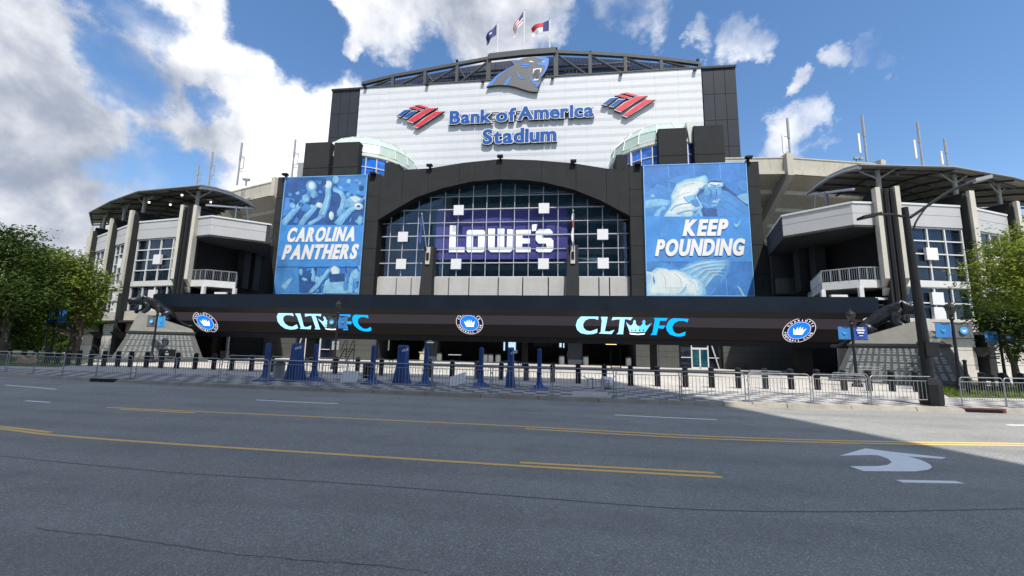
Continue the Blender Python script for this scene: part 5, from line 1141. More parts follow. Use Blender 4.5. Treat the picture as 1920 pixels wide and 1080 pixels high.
# the ear lathes are built in the statue's own frame
def fix_ears(t):
    for c in t.children:
        if c.name.startswith('ear'):
            for v in c.data.vertices: v.co += LOC[t]
def plinth(label, loc, rz, ln, D_, s, zt_lo, zt_hi):
    """stepped base, battered stone block with rows of engraved plates, sloping pale capstone (built in its own frame; s = side of the head)"""
    t = thing('statue_plinth', label, 'plinth', (0, 0, 0)); xl, xr, Y = -ln / 2, ln / 2, -D_ / 2
    MB().box(xl - .35, xr + .35, Y - .35, Y + D_ + .35, 0, .28).build('base_step', pedm, t)
    z0, z1, bt, ins = .28, 2.45, .7, .8
    lo = [(xl, Y, z0), (xr, Y, z0), (xr, Y + D_, z0), (xl, Y + D_, z0)]; hi = [(xl + ins, Y + bt, z1), (xr - ins, Y + bt, z1), (xr - ins, Y + D_ - bt, z1), (xl + ins, Y + D_ - bt, z1)]
    MB().hexa(lo, hi).build('battered_block', pedm, t)
    c0 = [(xl + ins - .1, Y + bt - .1), (xr - ins + .1, Y + bt - .1), (xr - ins + .1, Y + D_ - bt + .1), (xl + ins - .1, Y + D_ - bt + .1)]
    MB().hexa([(*c, z1) for c in c0], [(*c, z1 + .18) for c in c0]).build('cornice', charcoal2, t)
    zb = z1 + .18; a, b = xl + ins, xr - ins; hl, hr = (zt_lo, zt_hi) if s > 0 else (zt_hi, zt_lo); il, ir = (.15, 1.35) if s > 0 else (.45, .15)
    MB().hexa([(a, Y + bt, zb), (b, Y + bt, zb), (b, Y + D_ - bt, zb), (a, Y + D_ - bt, zb)], [(a + il, Y + bt + .75, hl), (b - ir, Y + bt + .75, hr), (b - ir, Y + D_ - bt - .75, hr), (a + il, Y + D_ - bt - .75, hl)]).build('sloping_capstone', pedl, t)
    lo = [Vector(v) for v in lo]; hi = [Vector(v) for v in hi]
    for (A, B, C_, D2), nc in (((lo[0], lo[1], hi[1], hi[0]), 15), (((lo[1], lo[2], hi[2], hi[1]) if s > 0 else (lo[3], lo[0], hi[0], hi[3])), 6)):
        nrm_ = (B - A).cross(D2 - A).normalized(); nrm_ = nrm_ if nrm_.z > 0 else -nrm_
        for r in range(4):
            for c in range(nc):
                q = lambda u, v: A.lerp(B, u).lerp(D2.lerp(C_, u), v)
                u0 = .06 + .88 * c / nc; u1 = u0 + .88 / nc * .66; v0 = .06 + r * .23; v1 = v0 + .19
                mbp = MB(); k = 3
                for l_ in range(k):      # each plate: a slim column of raised lettering, ragged at its edge
                    e = random.uniform(.0, .3); mbp.prism([p + nrm_ * .03 for p in (q(u0, v0 + (v1 - v0) * l_ / k), q(u1 - (u1 - u0) * e, v0 + (v1 - v0) * l_ / k), q(u1 - (u1 - u0) * e, v0 + (v1 - v0) * (l_ + .8) / k), q(u0, v0 + (v1 - v0) * (l_ + .8) / k))], -nrm_ * .05)
                mbp.build('name_plate', plate, t)
    t.location = loc; t.rotation_euler.z = rz
    return t
def on_plinth(loc, rz, x_, z_): v = Matrix.Rotation(rz, 3, 'Z') @ Vector((x_, 0, z_)); return (loc[0] + v.x, loc[1] + v.y, loc[2] + v.z)
def place_cat(label, loc, rz, k, s, tilt, leap):
    st = cat(label, (0, 0, 0), s, k, 0, leap); fix_ears(st)
    st.rotation_euler = (0, tilt, rz); st.location = loc
    return st
q = PY(1690, 700, 31.2); loc = (q.x, 31.2, .15); rz = R_(-42)
plinth('right battered granite plinth with rows of engraved name plates', loc, rz, 6.4, 4.4, 1, 2.95, 4.15)
place_cat('right dark bronze crouching big cat facing right on its granite plinth', on_plinth(loc, rz, -.45, 3.42), rz, 1, 1.3, R_(-13), False)
q = PY(297, 670, 33.0); loc = (q.x, 33.0, .15); rz = R_(50)
plinth('left battered granite plinth with rows of engraved name plates', loc, rz, 6.0, 4.4, -1, 2.95, 4.3)
place_cat('left dark bronze leaping big cat facing left on its granite plinth', on_plinth(loc, rz, -.75, 3.95), rz, -1, 1.12, R_(10), False)

# ================================================================== STREET FURNITURE
by = [(-62, 27.0), (-37.5, 25.1), (-27.3, 25.2), (-11.7, 24.7), (-1.6, 23.6), (3.6, 22.6), (10, 23.2), (18.5, 24.2), (26, 25.6), (40, 29)]
MARKS = [(100, 'the lamp under the left trees'), (293, 'the lamp by the left plinth'), (630, 'the lamp before the canopy'), (880, 'the middle round crest'), (1075, 'the cream food cart'), (1310, 'the right glass doors'), (1607, 'the lamp by the right plinth'), (1748, 'the tall street light')]
bx_ = [12, 40, 62, 85, 105, 125, 145, 168, 193, 219, 243, 273, 301, 331, 365, 400, 434, 471, 509, 549, 589, 629, 670, 715, 760, 805, 848, 894, 940, 987, 1036, 1084, 1133, 1182, 1232, 1284, 1333, 1383, 1433, 1481, 1530, 1579, 1626, 1669, 1714, 1838, 1876, 1911]
bl = where_labels(bx_, MARKS, 'black ribbed bollard'); proto = None
def ray_to_line(px, line, z=.15):
    lo, hi = 5., 90.
    for _ in range(40):
        md = (lo + hi) / 2; q = PY(px, 690, md)
        if md < lerp(line, q.x): lo = md
        else: hi = md
    return PY(px, 690, lo)
for px, lab in zip(bx_, bl):
    q = ray_to_line(px, by); loc = (q.x, q.y, .15)
    if proto is None:
        proto = thing('bollard', lab, 'bollard', (0, 0, 0), 0, 'black bollards across the plaza')
        mb = MB().lathe([(.145, 0), (.13, .05), (.13, .84)], n=16)
        for k in range(12): a = k * math.pi / 6; mb.obox((.13 * math.cos(a), .13 * math.sin(a), .42), (.012 * math.cos(a), .012 * math.sin(a), 0), (-.02 * math.sin(a), .02 * math.cos(a), 0), (0, 0, .38))
        mb.build('post', blackm, proto); MB().lathe([(.15, .84), (.155, .88), (.15, .91)], n=16).build('collar', blackm, proto); MB().lathe([(.125, .91), (.125, .96), (.15, .97), (.15, 1.02), (.10, 1.06), (.03, 1.08)], n=16).build('cap', blackm, proto)
        o = proto
    else: o = copy_tree(proto)
    o.location = loc; o['label'] = lab; o.rotation_euler.z = random.uniform(0, 1)
# crowd barriers -------------------------------------------------------------
galvb = M('barrier_galvanised', (.33, .34, .35), .45, .18, 4, metal=.6)
def make_barrier(Lb=2.3, h=1.1):
    t = thing('crowd_barrier', 'x', 'barrier'); r = .021; c = .14; z0 = .22
    fr = [(0, 0, z0), (0, 0, h - c)] + [(c - c * math.cos(k * math.pi / 8), 0, h - c + c * math.sin(k * math.pi / 8)) for k in range(1, 5)] + [(Lb - c, 0, h)] + [(Lb - c + c * math.sin(k * math.pi / 8), 0, h - c + c * math.cos(k * math.pi / 8)) for k in range(1, 5)] + [(Lb, 0, z0)]
    MB().path(fr, r, 7).tube((0, 0, z0), (Lb, 0, z0), .018, 6).tube((0, 0, h - .17), (Lb, 0, h - .17), .014, 6).build('frame', galvb, t)
    mb = MB(); n = 17
    for k in range(1, n): mb.tube((Lb * k / n, 0, z0), (Lb * k / n, 0, h - .17), .0085, 5, cap=False)
    mb.build('bars', galvb, t, kind='stuff')
    for x_ in (.12, Lb - .12):
        MB().path([(x_ - .12 if x_ < 1 else x_ + .12, 0, z0 + .1), (x_ - .12 if x_ < 1 else x_ + .12, 0, .03)], .02, 6).tube((x_ - .12 if x_ < 1 else x_ + .12, -.28, .02), (x_ - .12 if x_ < 1 else x_ + .12, .28, .02), .018, 6).build('foot', galvb, t)
    for z_ in (.45, .8): MB().path([(0, 0, z_), (-.05, 0, z_), (-.05, 0, z_ + .06)], .012, 5).build('hook', galvb, t)
    return t
bp = make_barrier()
bl_y = [(-50, 22.8), (-36, 20.1), (-28.2, 18.95), (-23.4, 18.25), (-18, 17.75), (-9.4, 17.45), (-5.5, 17.35), (0, 17.05), (2, 17.0), (7, 17.1), (9.6, 17.3), (14, 17.8), (17, 18.3), (24, 19.3)]
ends = [-95, -40, 11, 62, 120, 183, 253, 330, 413, 507, 605, 706, 812, 924, 1037, 1155, 1277, 1401, 1523, 1631, 1762]
prs = list(zip(ends, ends[1:])) + [(1799, 1880), (1880, 1968), (1968, 2070)]
labs = where_labels([(a + b) / 2 for a, b in prs], MARKS, 'crowd barrier by the kerb')
first = True
def place_barrier(a, b, lab, grp, dz=0):
    global first
    o = bp if first else copy_tree(bp); first = False
    v = b - a; o.location = (a.x, a.y, .15); o.rotation_euler = (0, 0, math.atan2(v.y, v.x)); o.scale = ((v.length - .09) / 2.3, 1, 1); o['label'] = lab; o['group'] = grp
    return o
for (a, b), lab in zip(prs, labs):
    A, B = ray_to_line(a, bl_y), ray_to_line(b, bl_y); j = random.uniform(-.1, .1); A.y += j; B.y += j + random.uniform(-.12, .12); place_barrier(A, B, lab, 'crowd barriers along the kerb')
by2 = [(-30, 22.6), (-18, 21.8), (-9, 21.4), (0, 20.9), (6, 20.6)]
e2 = [430, 505, 578, 655, 733, 812, 893, 975, 1040]
labs2 = where_labels([(a + b) / 2 for a, b in zip(e2, e2[1:])], MARKS, 'crowd barrier in the second row')
for (a, b), lab in zip(zip(e2, e2[1:]), labs2):
    A, B = ray_to_line(a, by2), ray_to_line(b, by2); A.y += random.uniform(-.15, .15); B.y += random.uniform(-.15, .15); place_barrier(A, B, lab, 'crowd barriers in the second row')
A, B = PY(1600, 700, 29.0), PY(1655, 700, 28.7); place_barrier(A, B, 'lone crowd barrier standing against the right plinth', 'lone barriers on the plaza')
for a, b, Y0, Y1, lab in ((1405, 1470, 19.6, 18.9, 'crowd barrier set askew behind the kerb row before the right doors'), (1560, 1632, 19.4, 18.5, 'crowd barrier set askew behind the kerb row before the right plinth')):
    place_barrier(PY(a, 700, Y0), PY(b, 700, Y1), lab, 'lone barriers on the plaza')
# blue wrapped posts and cabinets ---------------------------------------------
def blue_post(px, pyb, wide, lab, rz):
    q = PZ(px, pyb); t = thing('wrapped_cabinet' if wide else 'wrapped_post', lab, 'padded cabinet' if wide else 'padded post', (q.x, q.y, .15), 0, 'blue wrapped cabinets on the plaza' if wide else 'blue wrapped posts on the plaza')
    X, Yq = q.x, q.y
    def loop(hx, hy, z): return [(X - hx, Yq - hy, z), (X - hx * .8, Yq - hy * 1.15, z), (X + hx * .8, Yq - hy * 1.15, z), (X + hx, Yq - hy, z), (X + hx, Yq + hy, z), (X - hx, Yq + hy, z)]
    if wide:
        mb = MB(); hx = wide / 2; ks = [(hx * 1.6, .42, .15), (hx * 1.36, .36, .45), (hx * 1.12, .3, .95), (hx, .24, 1.35), (hx, .2, 1.98), (hx * .86, .15, 2.05)]
        for (a, b, z0), (c, d_, z1) in zip(ks, ks[1:]): mb.hexa(loop(a, b, z0), loop(c, d_, z1))
        mb.build('cover', bluewrap, t, smooth_=False)
        mb = MB(); z = 1.72; x_ = X + hx * .18
        for dx, w_, h_ in ((0, .05, .1), (.08, .06, .13), (.17, .05, .09), (.24, .07, .14)): mb.box(x_ + dx, x_ + dx + w_, Yq - .285, Yq - .262, z + dx * .25, z + h_ + dx * .25)
        mb.build('white_mark', signwhite, t); MB().box(X - hx * 1.7, X + hx * 1.7, Yq - .54, Yq + .5, .15, .2).build('base', bluewrap, t)
        for k in range(7): xx = X - hx * 1.3 + k * hx * .43; MB().tube((xx, Yq - .47, .2), (X + (xx - X) * .66, Yq - .3, 1.2), .022, 5).build('cover_fold', bluewrap, t)
    else:
        mb = MB(); ks = [(.17, .17, .3), (.115, .115, .55), (.095, .095, .9), (.09, .09, 1.95), (.06, .06, 2.02)]
        for (a, b, z0), (c, d_, z1) in zip(ks, ks[1:]): mb.hexa(loop(a, b, z0), loop(c, d_, z1))
        mb.build('sleeve', bluewrap, t); MB().hexa(loop(.42, .4, .15), loop(.4, .38, .2)).hexa(loop(.36, .34, .2), loop(.16, .16, .36)).build('flared_base', bluewrap, t)
        MB().box(X - .13, X + .13, Yq - .125, Yq - .105, .85, .9).build('strap', black, t)
BP = [(497, 714), (588, 714), (697, 719), (797, 722), (901, 725), (1011, 730)]
for (px, py), lab in zip(BP, where_labels([p[0] for p in BP], [(552, 'the leftmost blue wrapped cabinet'), (752, 'the middle blue wrapped cabinet'), (957, 'the narrow blue wrapped cabinet')], 'slim blue wrapped post')): blue_post(px, py, 0, lab, 0)
for px, py, wd, lab in ((553, 714, .44, 'broad navy blue wrapped cabinet with white mark, farthest left of its kind'), (753, 719, .42, 'navy blue wrapped cabinet with white mark before the dark gate opening'), (957, 726, .26, 'narrow navy blue wrapped cabinet seen edge on, nearest the cart')): blue_post(px, py, wd, lab, 0)
# lamp posts with twin banners --------------------------------------------------
lblue = M('lamp_banner_blue', (.03, .17, .42), .7, .1, 1); lroyal = M('lamp_banner_royal', (.015, .07, .33), .7, .1, 1); lgrey = M('lamp_banner_grey', (.10, .11, .12), .7, .1, 1); lcyan = M('lamp_banner_cyan', (.04, .30, .62), .7, .1, 1); ldark = M('lamp_banner_dark', (.02, .035, .045), .7, .1, 1)
lampglass = M('lamp_globe_smoked', (.03, .03, .03), .25, .1, 2)
def lamp(px, pyt, Y, lab, left, right, bz=(3.0, 4.25), w_=.72, hb=None):
    tp = PY(px, pyt, Y); h = tp.z - .15; t = thing('lamp_post', lab, 'lamp post', (tp.x, Y, .15), 0, 'black lamp posts with twin banners'); X = tp.x
    k = h / 4.6
    MB().lathe([(.26, .15), (.26, .3), (.2, .38), (.17, .75), (.12, .85), (.085, .95), (.06, h * .82)], (X, Y, 0), 12).build('pole', blackm, t)
    MB().lathe([(.07, h * .82), (.13, h * .84), (.07, h * .86), (.12, h * .88)], (X, Y, 0), 12).build('collar', blackm, t)
    g = MB().lathe([(.10, h * .88), (.21, h * .935), (.23, h * .965)], (X, Y, 0), 12).build('lantern_globe', lampglass, t)
    MB().lathe([(.26, h * .965), (.22, h * .985), (.08, h + .06), (.03, h + .1), (.045, h + .14), (.01, h + .2)], (X, Y, 0), 12).build('lantern_cap', blackm, t)
    for sg, spec in ((-1, left), (1, right)):
        if not spec: continue
        m_, mk = spec; z0, z1 = bz; x0 = X + sg * .09; x1 = x0 + sg * w_
        for z in (z0, z1): MB().tube((X, Y, z), (x1 + sg * .06, Y, z), .02, 5).build('banner_arm', blackm, t)
        n = 5; mb = MB()
        for i in range(n):
            for (ua, ub) in ((i / n, (i + 1) / n),): 
                ya, yb = .05 * math.sin(ua * 5), .05 * math.sin(ub * 5); mb.hexa([(x0 + (x1 - x0) * ua, Y + ya, z0 + .02), (x0 + (x1 - x0) * ub, Y + yb, z0 + .02), (x0 + (x1 - x0) * ub, Y + yb + .012, z0 + .02), (x0 + (x1 - x0) * ua, Y + ya + .012, z0 + .02)], [(x0 + (x1 - x0) * ua, Y + ya, z1 - .02), (x0 + (x1 - x0) * ub, Y + yb, z1 - .02), (x0 + (x1 - x0) * ub, Y + yb + .012, z1 - .02), (x0 + (x1 - x0) * ua, Y + ya + .012, z1 - .02)])
        bn = mb.build('lamp_banner', m_, t); cx, cz = (x0 + x1) / 2, (z0 + z1) / 2
        yy = Y - .02 + .05 * math.sin(2.5) - .05
        if mk == 'crest':
            MB().add([(cx + .2 * math.cos(a * math.pi / 8), yy, cz + .2 * math.sin(a * math.pi / 8)) for a in range(16)], [tuple(range(16))]).build('crest', lcyan, bn); MB().add([(cx - .1, yy - .004, cz + .06), (cx - .07, yy - .004, cz - .08), (cx + .07, yy - .004, cz - .08), (cx + .1, yy - .004, cz + .06), (cx, yy - .004, cz)], [(0, 1, 2, 3, 4)]).build('crest_crown', signwhite, bn)
        elif mk == 'lines':
            for j, (a, b) in enumerate(((.5, .05), (.62, .09), (.5, .09), (.3, .04))): MB().box(cx - w_ * a / 2, cx + w_ * a / 2, yy - .004, yy, cz + .28 - j * .15, cz + .28 - j * .15 + b).build('white_bar', signwhite, bn)
        elif mk == 'faint':
            MB().add([(cx - .12, yy, cz + .1), (cx - .08, yy, cz - .06), (cx + .08, yy, cz - .06), (cx + .12, yy, cz + .1), (cx, yy, cz + .02)], [(0, 1, 2, 3, 4)]).build('faint_crown', lcyan, bn)
        elif mk == 'cat':
            MB().add([(cx - .25, yy, cz - .2), (cx - .1, yy, cz + .15), (cx + .2, yy, cz + .2), (cx + .25, yy, cz + .02), (cx + .1, yy, cz - .15)], [(0, 1, 2, 3, 4)]).build('grey_emblem', lgrey, bn)
def zb(px, p1, p2, Y): return (PY(px, p2, Y).z, PY(px, p1, Y).z)
lamp(114, 556, 29.5, 'black lamp post under the left trees with two broad blue banners', (lroyal, 'lines'), (lblue, 'faint'), zb(105, 580, 606, 29.5), .85)
lamp(298.5, 569, 30.5, 'black lamp post before the left plinth with grey and pale blue banners', (lgrey, 'crest'), (lcyan, 'faint'), zb(295, 592, 613, 30.5), .75)
lamp(636, 563, 29, 'black lamp post before the left canopy lettering with dark banners', (ldark, 'crest'), (lblue, 'faint'), zb(633, 592, 616, 29), .72)
lamp(1593.5, 580, 26.5, 'black lamp post before the right plinth with two blue banners', (lblue, 'faint'), (lroyal, 'lines'), zb(1597, 612, 637, 26.5), .70)
lamp(1780, 566, 24.5, 'black lamp post right of the street light with blue and grey banners', (lblue, 'faint'), (lgrey, 'crest'), zb(1785, 605, 634, 24.5), .80)
lamp(1868, 594, 31, 'black lamp post farthest right with small blue and grey banners', (lblue, 'faint'), (lgrey, 'crest'), zb(1870, 621, 642, 31), .80)
lamp(95, 585, 44, 'distant lamp post behind the left trees with grey and cyan banners', (lgrey, 'crest'), (lcyan, 'faint'), zb(92, 599, 617, 44), 1.0)
lamp(145, 580, 44, 'distant lamp post next to the left wing with pale cat and cyan banners', (lcyan, 'cat'), (lcyan, 'faint'), zb(145, 597, 615, 44), 1.0)
lamp(30, 590, 40, 'distant lamp post deep in the left tree shade with blue banners', (lroyal, ''), (lroyal, ''), zb(30, 605, 622, 40), .9)
# tall street light --------------------------------------------------------------
base = PZ(1748, 760); Y = base.y; X = base.x; tp = PY(1703, 389, Y)
t = thing('street_light', 'tall black street light with two arms standing behind the kerb barriers', 'street light', (X, Y, .15))
MB().lathe([(.34, .15), (.36, .3), (.36, .95), (.30, 1.15), (.22, 1.2)], (X, Y, 0), 8).build('base_cover', blackm, t)
pt = Vector((X - .12, Y, tp.z)); MB().tube((X, Y, 1.15), pt, .19, 12, .11).build('pole', blackm, t)
MB().box(X - .12, X + .34, Y - .2, Y + .2, PY(1745, 668, Y).z, PY(1745, 642, Y).z).build('control_box', blackm, t)
p1 = [PY(*p, Y) for p in ((1706, 408), (1740, 385), (1775, 362), (1800, 350), (1822, 343))]; MB().path(catmull(p1, 4), .06, 7).build('arm', blackm, t)
p2 = [PY(*p, Y) for p in ((1713, 432), (1718, 415), (1737, 388), (1745, 382))]; MB().path(catmull(p2, 4), .035, 6).build('arm_brace', blackm, t)
a, b = PY(1820, 341, Y), PY(1851, 334, Y); MB().obox((a + b) / 2, (b - a) / 2, (0, .22, 0), (0, 0, .07)).build('luminaire', galv2, t)
p3 = [Vector((pt.x, Y, PY(1703, 407, Y).z)), PY(1672, 402, Y - .4), PY(1645, 402, Y - 1.0)]; MB().path(p3, .05, 7).build('arm', blackm, t)
a, b = PY(1647, 402, Y - 1.0), PY(1613, 409, Y - 1.4); MB().obox((a + b) / 2, (b - a) / 2, (0, .2, 0), (0, 0, .05)).build('luminaire', blackm, t)
# white boards, cart, sign cabinet, ladder and other plaza clutter ------------------
def P_(px, py, Y): return PY(px, py, Y)
t = thing('sign_board', 'low black sign board with pale emblem by the left plinth', 'sign board', tuple(PZ(312, 672)))
px_box('board', 296, 655, 328, 668.5, 31.0, .1, black, t); px_box('pale_emblem', 309, 662, 316, 666, 30.95, .04, galv2, t); px_box('pale_emblem', 311, 658, 314, 660, 30.95, .04, galv2, t); px_box('stand', 299, 668.5, 325, 671, 31.1, .3, black, t)
for a, b, c, e, Yb, sk, lab in ((637, 697, 669, 714, 18.6, .0, 'upright white panel leaning behind the left barriers'), (843, 702, 871, 727, 18.3, .16, 'tilted white panel leaning behind the middle barriers')):
    q, r = P_(a, e, Yb), P_(c, b, Yb); t = thing('whiteboard', lab, 'board', (q.x, Yb, .15)); z0, z1 = .17, r.z
    MB().prism([(q.x, Yb, z0 + .04), (r.x, Yb, z0 + .1 + sk), (r.x, Yb + .25, z1 + sk * .6), (q.x - sk * .4, Yb + .25, z1 - sk)], (0, .05, .01)).build('sheet', signwhite, t)
    for k in (.2, .8): MB().tube((q.x + (r.x - q.x) * k, Yb + .3, .16), (q.x + (r.x - q.x) * k, Yb + .3, z1 - .1), .02, 5).build('back_prop', galv, t)
# cream food cart
q = PZ(1074, 683); t = thing('food_cart', 'cream food cart with red trim and a white covered tap in the gate', 'cart', tuple(q)); X, Y = q.x, q.y; cr = M('cart_cream', (.58, .50, .38), .6, .1, 2); rd = M('cart_red', (.45, .03, .03), .5)
MB().box(X - .62, X + .62, Y - .4, Y + .4, .45, 1.15).build('cart_body', cr, t); MB().box(X - .75, X + .75, Y - .5, Y + .5, 1.15, 1.24).build('counter_top', cr, t); MB().lathe([(.22, 1.24), (.2, 1.6), (.08, 1.95), (.03, 2.1)], (X - .42, Y, 0), 10).build('covered_tap', signwhite, t)
MB().lathe([(.22, 1.24), (.25, 1.4), (.12, 1.55)], (X + .3, Y, 0), 10).build('red_bundle', rd, t); MB().box(X + .4, X + .6, Y - .45, Y - .4, .3, .7).build('red_can', rd, t)
for sg in (-1, 1): MB().tube((X + sg * .45, Y - .38, .37), (X + sg * .45, Y - .3, .37), .22, 12).build('wheel', black, t)
q = PZ(795, 677); t = thing('drinks_stand', 'small cream stand with peaked lid behind a blue post', 'stand', tuple(q)); X, Y = q.x, q.y
MB().box(X - .45, X + .45, Y - .3, Y + .3, .16, 1.15).build('stand_body', cr, t); MB().box(X - .55, X + .55, Y - .4, Y + .4, 1.15, 1.23).build('counter_top', cr, t); MB().lathe([(.26, 1.23), (.22, 1.5), (.03, 1.8)], (X, Y, 0), 4).build('peaked_lid', cr, t)
# rolling steel stair with a pictogram sign
q = PZ(646, 682); X, Y = q.x, q.y; t = thing('rolling_stair', 'black rolling stair with a white arrow sign beside the left doors', 'stair', tuple(q))
for sg in (-1, 1): MB().path([(X + sg * .4, Y - .6, .2), (X + sg * .4, Y + .5, 1.5), (X + sg * .4, Y + .9, 1.5), (X + sg * .4, Y + .9, .2)], .04, 6).path([(X + sg * .4, Y - .2, 1.2), (X + sg * .4, Y + .5, 2.3), (X + sg * .4, Y + .9, 2.3), (X + sg * .4, Y + .9, 1.4)], .03, 6).build('rail', black, t)
for k in range(6): MB().box(X - .4, X + .4, Y - .6 + k * .2, Y - .42 + k * .2, .4 + k * .22, .44 + k * .22).build('tread', black, t)
sg_ = MB().box(X - .98, X - .3, Y - .75, Y - .72, 1.45, 2.25).build('sign', signwhite, t); MB().add([(X - .85, Y - .755, 1.95), (X - .62, Y - .755, 2.18), (X - .42, Y - .755, 1.95), (X - .55, Y - .755, 1.95), (X - .55, Y - .755, 1.65), (X - .72, Y - .755, 1.65), (X - .72, Y - .755, 1.95)], [tuple(range(7))]).build('arrow', black, sg_)
# ladder frame
a, b = PZ(1146, 694), PZ(1163, 694); Y = a.y; t = thing('ladder_frame', 'black ladder frame standing on the plaza right of the cart', 'ladder', tuple(a))
for p in (a, b): MB().tube((p.x, Y, .15), (p.x, Y + .3, 2.05), .05, 6).build('stile', black, t)
for k in range(6): z = .4 + k * .3; MB().tube((a.x, Y + .3 * (z / 2), z), (b.x, Y + .3 * (z / 2), z), .03, 5).build('rung', black, t)
# fallen drum, wire rack, bin, cardboard
q = PZ(1138, 729); t = thing('white_drum', 'dirty white drum lying among the barriers left of a bollard', 'drum', tuple(q)); MB().tube((q.x - .2, q.y, .45), (q.x + .2, q.y + .15, .42), .29, 14).build('drum_body', signwhite, t); MB().tube((q.x - .215, q.y, .45), (q.x - .19, q.y, .45), .23, 14).build('drum_lid', galv2, t)
q = PZ(1118, 730); t = thing('bicycle_rack', 'bent grey tube rack standing beside the fallen white drum', 'rack', tuple(q))
for k, (dx, hh) in enumerate(((-.45, .62), (-.05, .5), (.3, .55))): MB().path([(q.x + dx, q.y - .2, .16), (q.x + dx + .06, q.y, hh), (q.x + dx + .3, q.y + .1, hh + .05), (q.x + dx + .3, q.y + .2, .16)], .025, 6).build('bent_tube', galv, t)
MB().path([(q.x - .6, q.y, .75), (q.x - .4, q.y, .62), (q.x + .5, q.y + .1, .6)], .025, 6).build('bent_tube', galv, t)
for px, lab in ((522, 'grey litter bin left of the broad blue cabinet'), (696 - 7, 'dark bin between the lamp post and the third blue post')):
    q = PZ(px, 709); t = thing('litter_bin', lab, 'bin', tuple(q)); MB().lathe([(.26, .15), (.28, .85)], (q.x, q.y, 0), 12).build('bin_body', galv2 if px < 600 else black, t); MB().lathe([(.3, .85), (.3, .92), (.14, 1.05)], (q.x, q.y, 0), 12).build('bin_lid', black, t)
TB = [(824, 671, 'dim grey drum bin beside the left pier inside the gate'), (910, 673, 'dim grey drum bin left of the pair in the gate opening'), (920, 674, 'left one of two dim drum bins in the gate opening'), (934, 674, 'right one of two dim drum bins in the gate opening'), (1053, 678, 'dim grey drum bin just left of the food cart'), (1098, 679, 'dim grey drum bin just right of the food cart'), (1178, 681, 'dim grey drum bin by the right jamb of the gate opening')]
for px, py, lab in TB:
    q = PY(px, py - 10, 46.9); t = thing('drum_bin', lab, 'bin', (q.x, 46.9, .15), 0, 'drum bins inside the gate'); MB().lathe([(.3, .16), (.32, .55), (.3, 1.1)], (q.x, 46.9, 0), 12).build('bin_body', M('bin_grey_' + str(px), (.16, .17, .18), .6), t); MB().lathe([(.33, 1.1), (.33, 1.18), (.18, 1.22)], (q.x, 46.9, 0), 12).build('bin_rim', black, t)
q = PY(853, 668, 47.2); t = thing('folding_table', 'white topped folding table inside the dark gate opening', 'table', (q.x, 47.2, .15)); MB().box(q.x - .75, q.x + .75, 46.9, 47.5, .95, 1.0).build('table_top', signwhite, t)
for sg in (-1, 1): MB().tube((q.x + sg * .65, 47.2, .16), (q.x + sg * .65, 47.2, .95), .03, 5).build('leg', black, t)
q = PZ(48, 684); t = thing('cardboard_sheet', 'crumpled brown cardboard lying on the grass behind the left barriers', 'cardboard', tuple(q))
MB().prism([(q.x - 1.0, q.y, .2), (q.x - .5, q.y - .1, .75), (q.x, q.y, .45), (q.x + .5, q.y - .05, .8), (q.x + .8, q.y, .3), (q.x, q.y, .18)], (0, .12, .1)).build('sheet', cardm, t)

# grass beds and their edging, left and right -------------------------------------
def bed(name, pts, mat, z=.2):
    mb = MB(); mb.hexa([(x_, y_, .1) for x_, y_ in pts], [(x_, y_, z) for x_, y_ in pts]); o = tag(mb.build(name, mat), kind='structure')
    return o
bed('grass_bed', [(-75, 26), (-40, 22.5), (-33, 23.5), (-38, 30), (-49, 35.5), (-70, 50), (-110, 60)], grassm); rb = [(17.9, 21.6), (45, 26.2), (60, 40), (34, 33), (22, 27.5)]
bed('grass_bed', rb, grassm)
def blades(name, poly, n, mat, hmin, hmax, z=.2):
    xs_ = [p[0] for p in poly]; ys_ = [p[1] for p in poly]; mb = MB()
    def inside(x_, y_):
        c = False
        for i in range(len(poly)):
            (x1, y1), (x2, y2) = poly[i - 1], poly[i]
            if (y1 > y_) != (y2 > y_) and x_ < (x2 - x1) * (y_ - y1) / (y2 - y1) + x1: c = not c
        return c
    k = 0
    while k < n:
        x_, y_ = random.uniform(min(xs_), max(xs_)), random.uniform(min(ys_), max(ys_))
        if not inside(x_, y_): continue
        a = random.uniform(0, 6.28); h = random.uniform(hmin, hmax); w_ = .03; dx, dy = math.cos(a) * w_, math.sin(a) * w_
        mb.add([(x_ - dx, y_ - dy, z), (x_ + dx, y_ + dy, z), (x_ + random.uniform(-.08, .08), y_ + random.uniform(-.08, .08), z + h)], [(0, 1, 2)]); k += 1
    o = mb.build(name, mat, None, fix=False); o['kind'] = 'stuff'; o['label'] = 'grass'; return o
g1 = blades('grass', [(17.9, 21.6), (34, 24.3), (34, 31), (22, 27.5)], 9000, leaf_lite, .06, .16); g1['label'] = 'short green grass in the bed at the right edge'; g1['category'] = 'grass'
g2 = blades('grass', [(-60, 25.5), (-40, 22.5), (-33, 23.5), (-36, 26.5), (-56, 33)], 7000, leaf_lite, .06, .16); g2['label'] = 'short shaded grass under the left trees'; g2['category'] = 'grass'
# thin posts at the right bed
for px, py0, py1, lab in ((1817, 741, 678, 'thin black post at the corner of the right grass bed'), (1865, 738, 705, 'short thin black post further right in the grass bed')):
    q = PZ(px, py0); tz = PY(px, py1, q.y).z; t = thing('bed_post', lab, 'post', tuple(q)); MB().tube(q, (q.x, q.y, tz), .07, 8).build('post', black, t); MB().lathe([(.09, tz), (.09, tz + .05), (.02, tz + .1)], (q.x, q.y, 0), 8).build('cap', black, t)

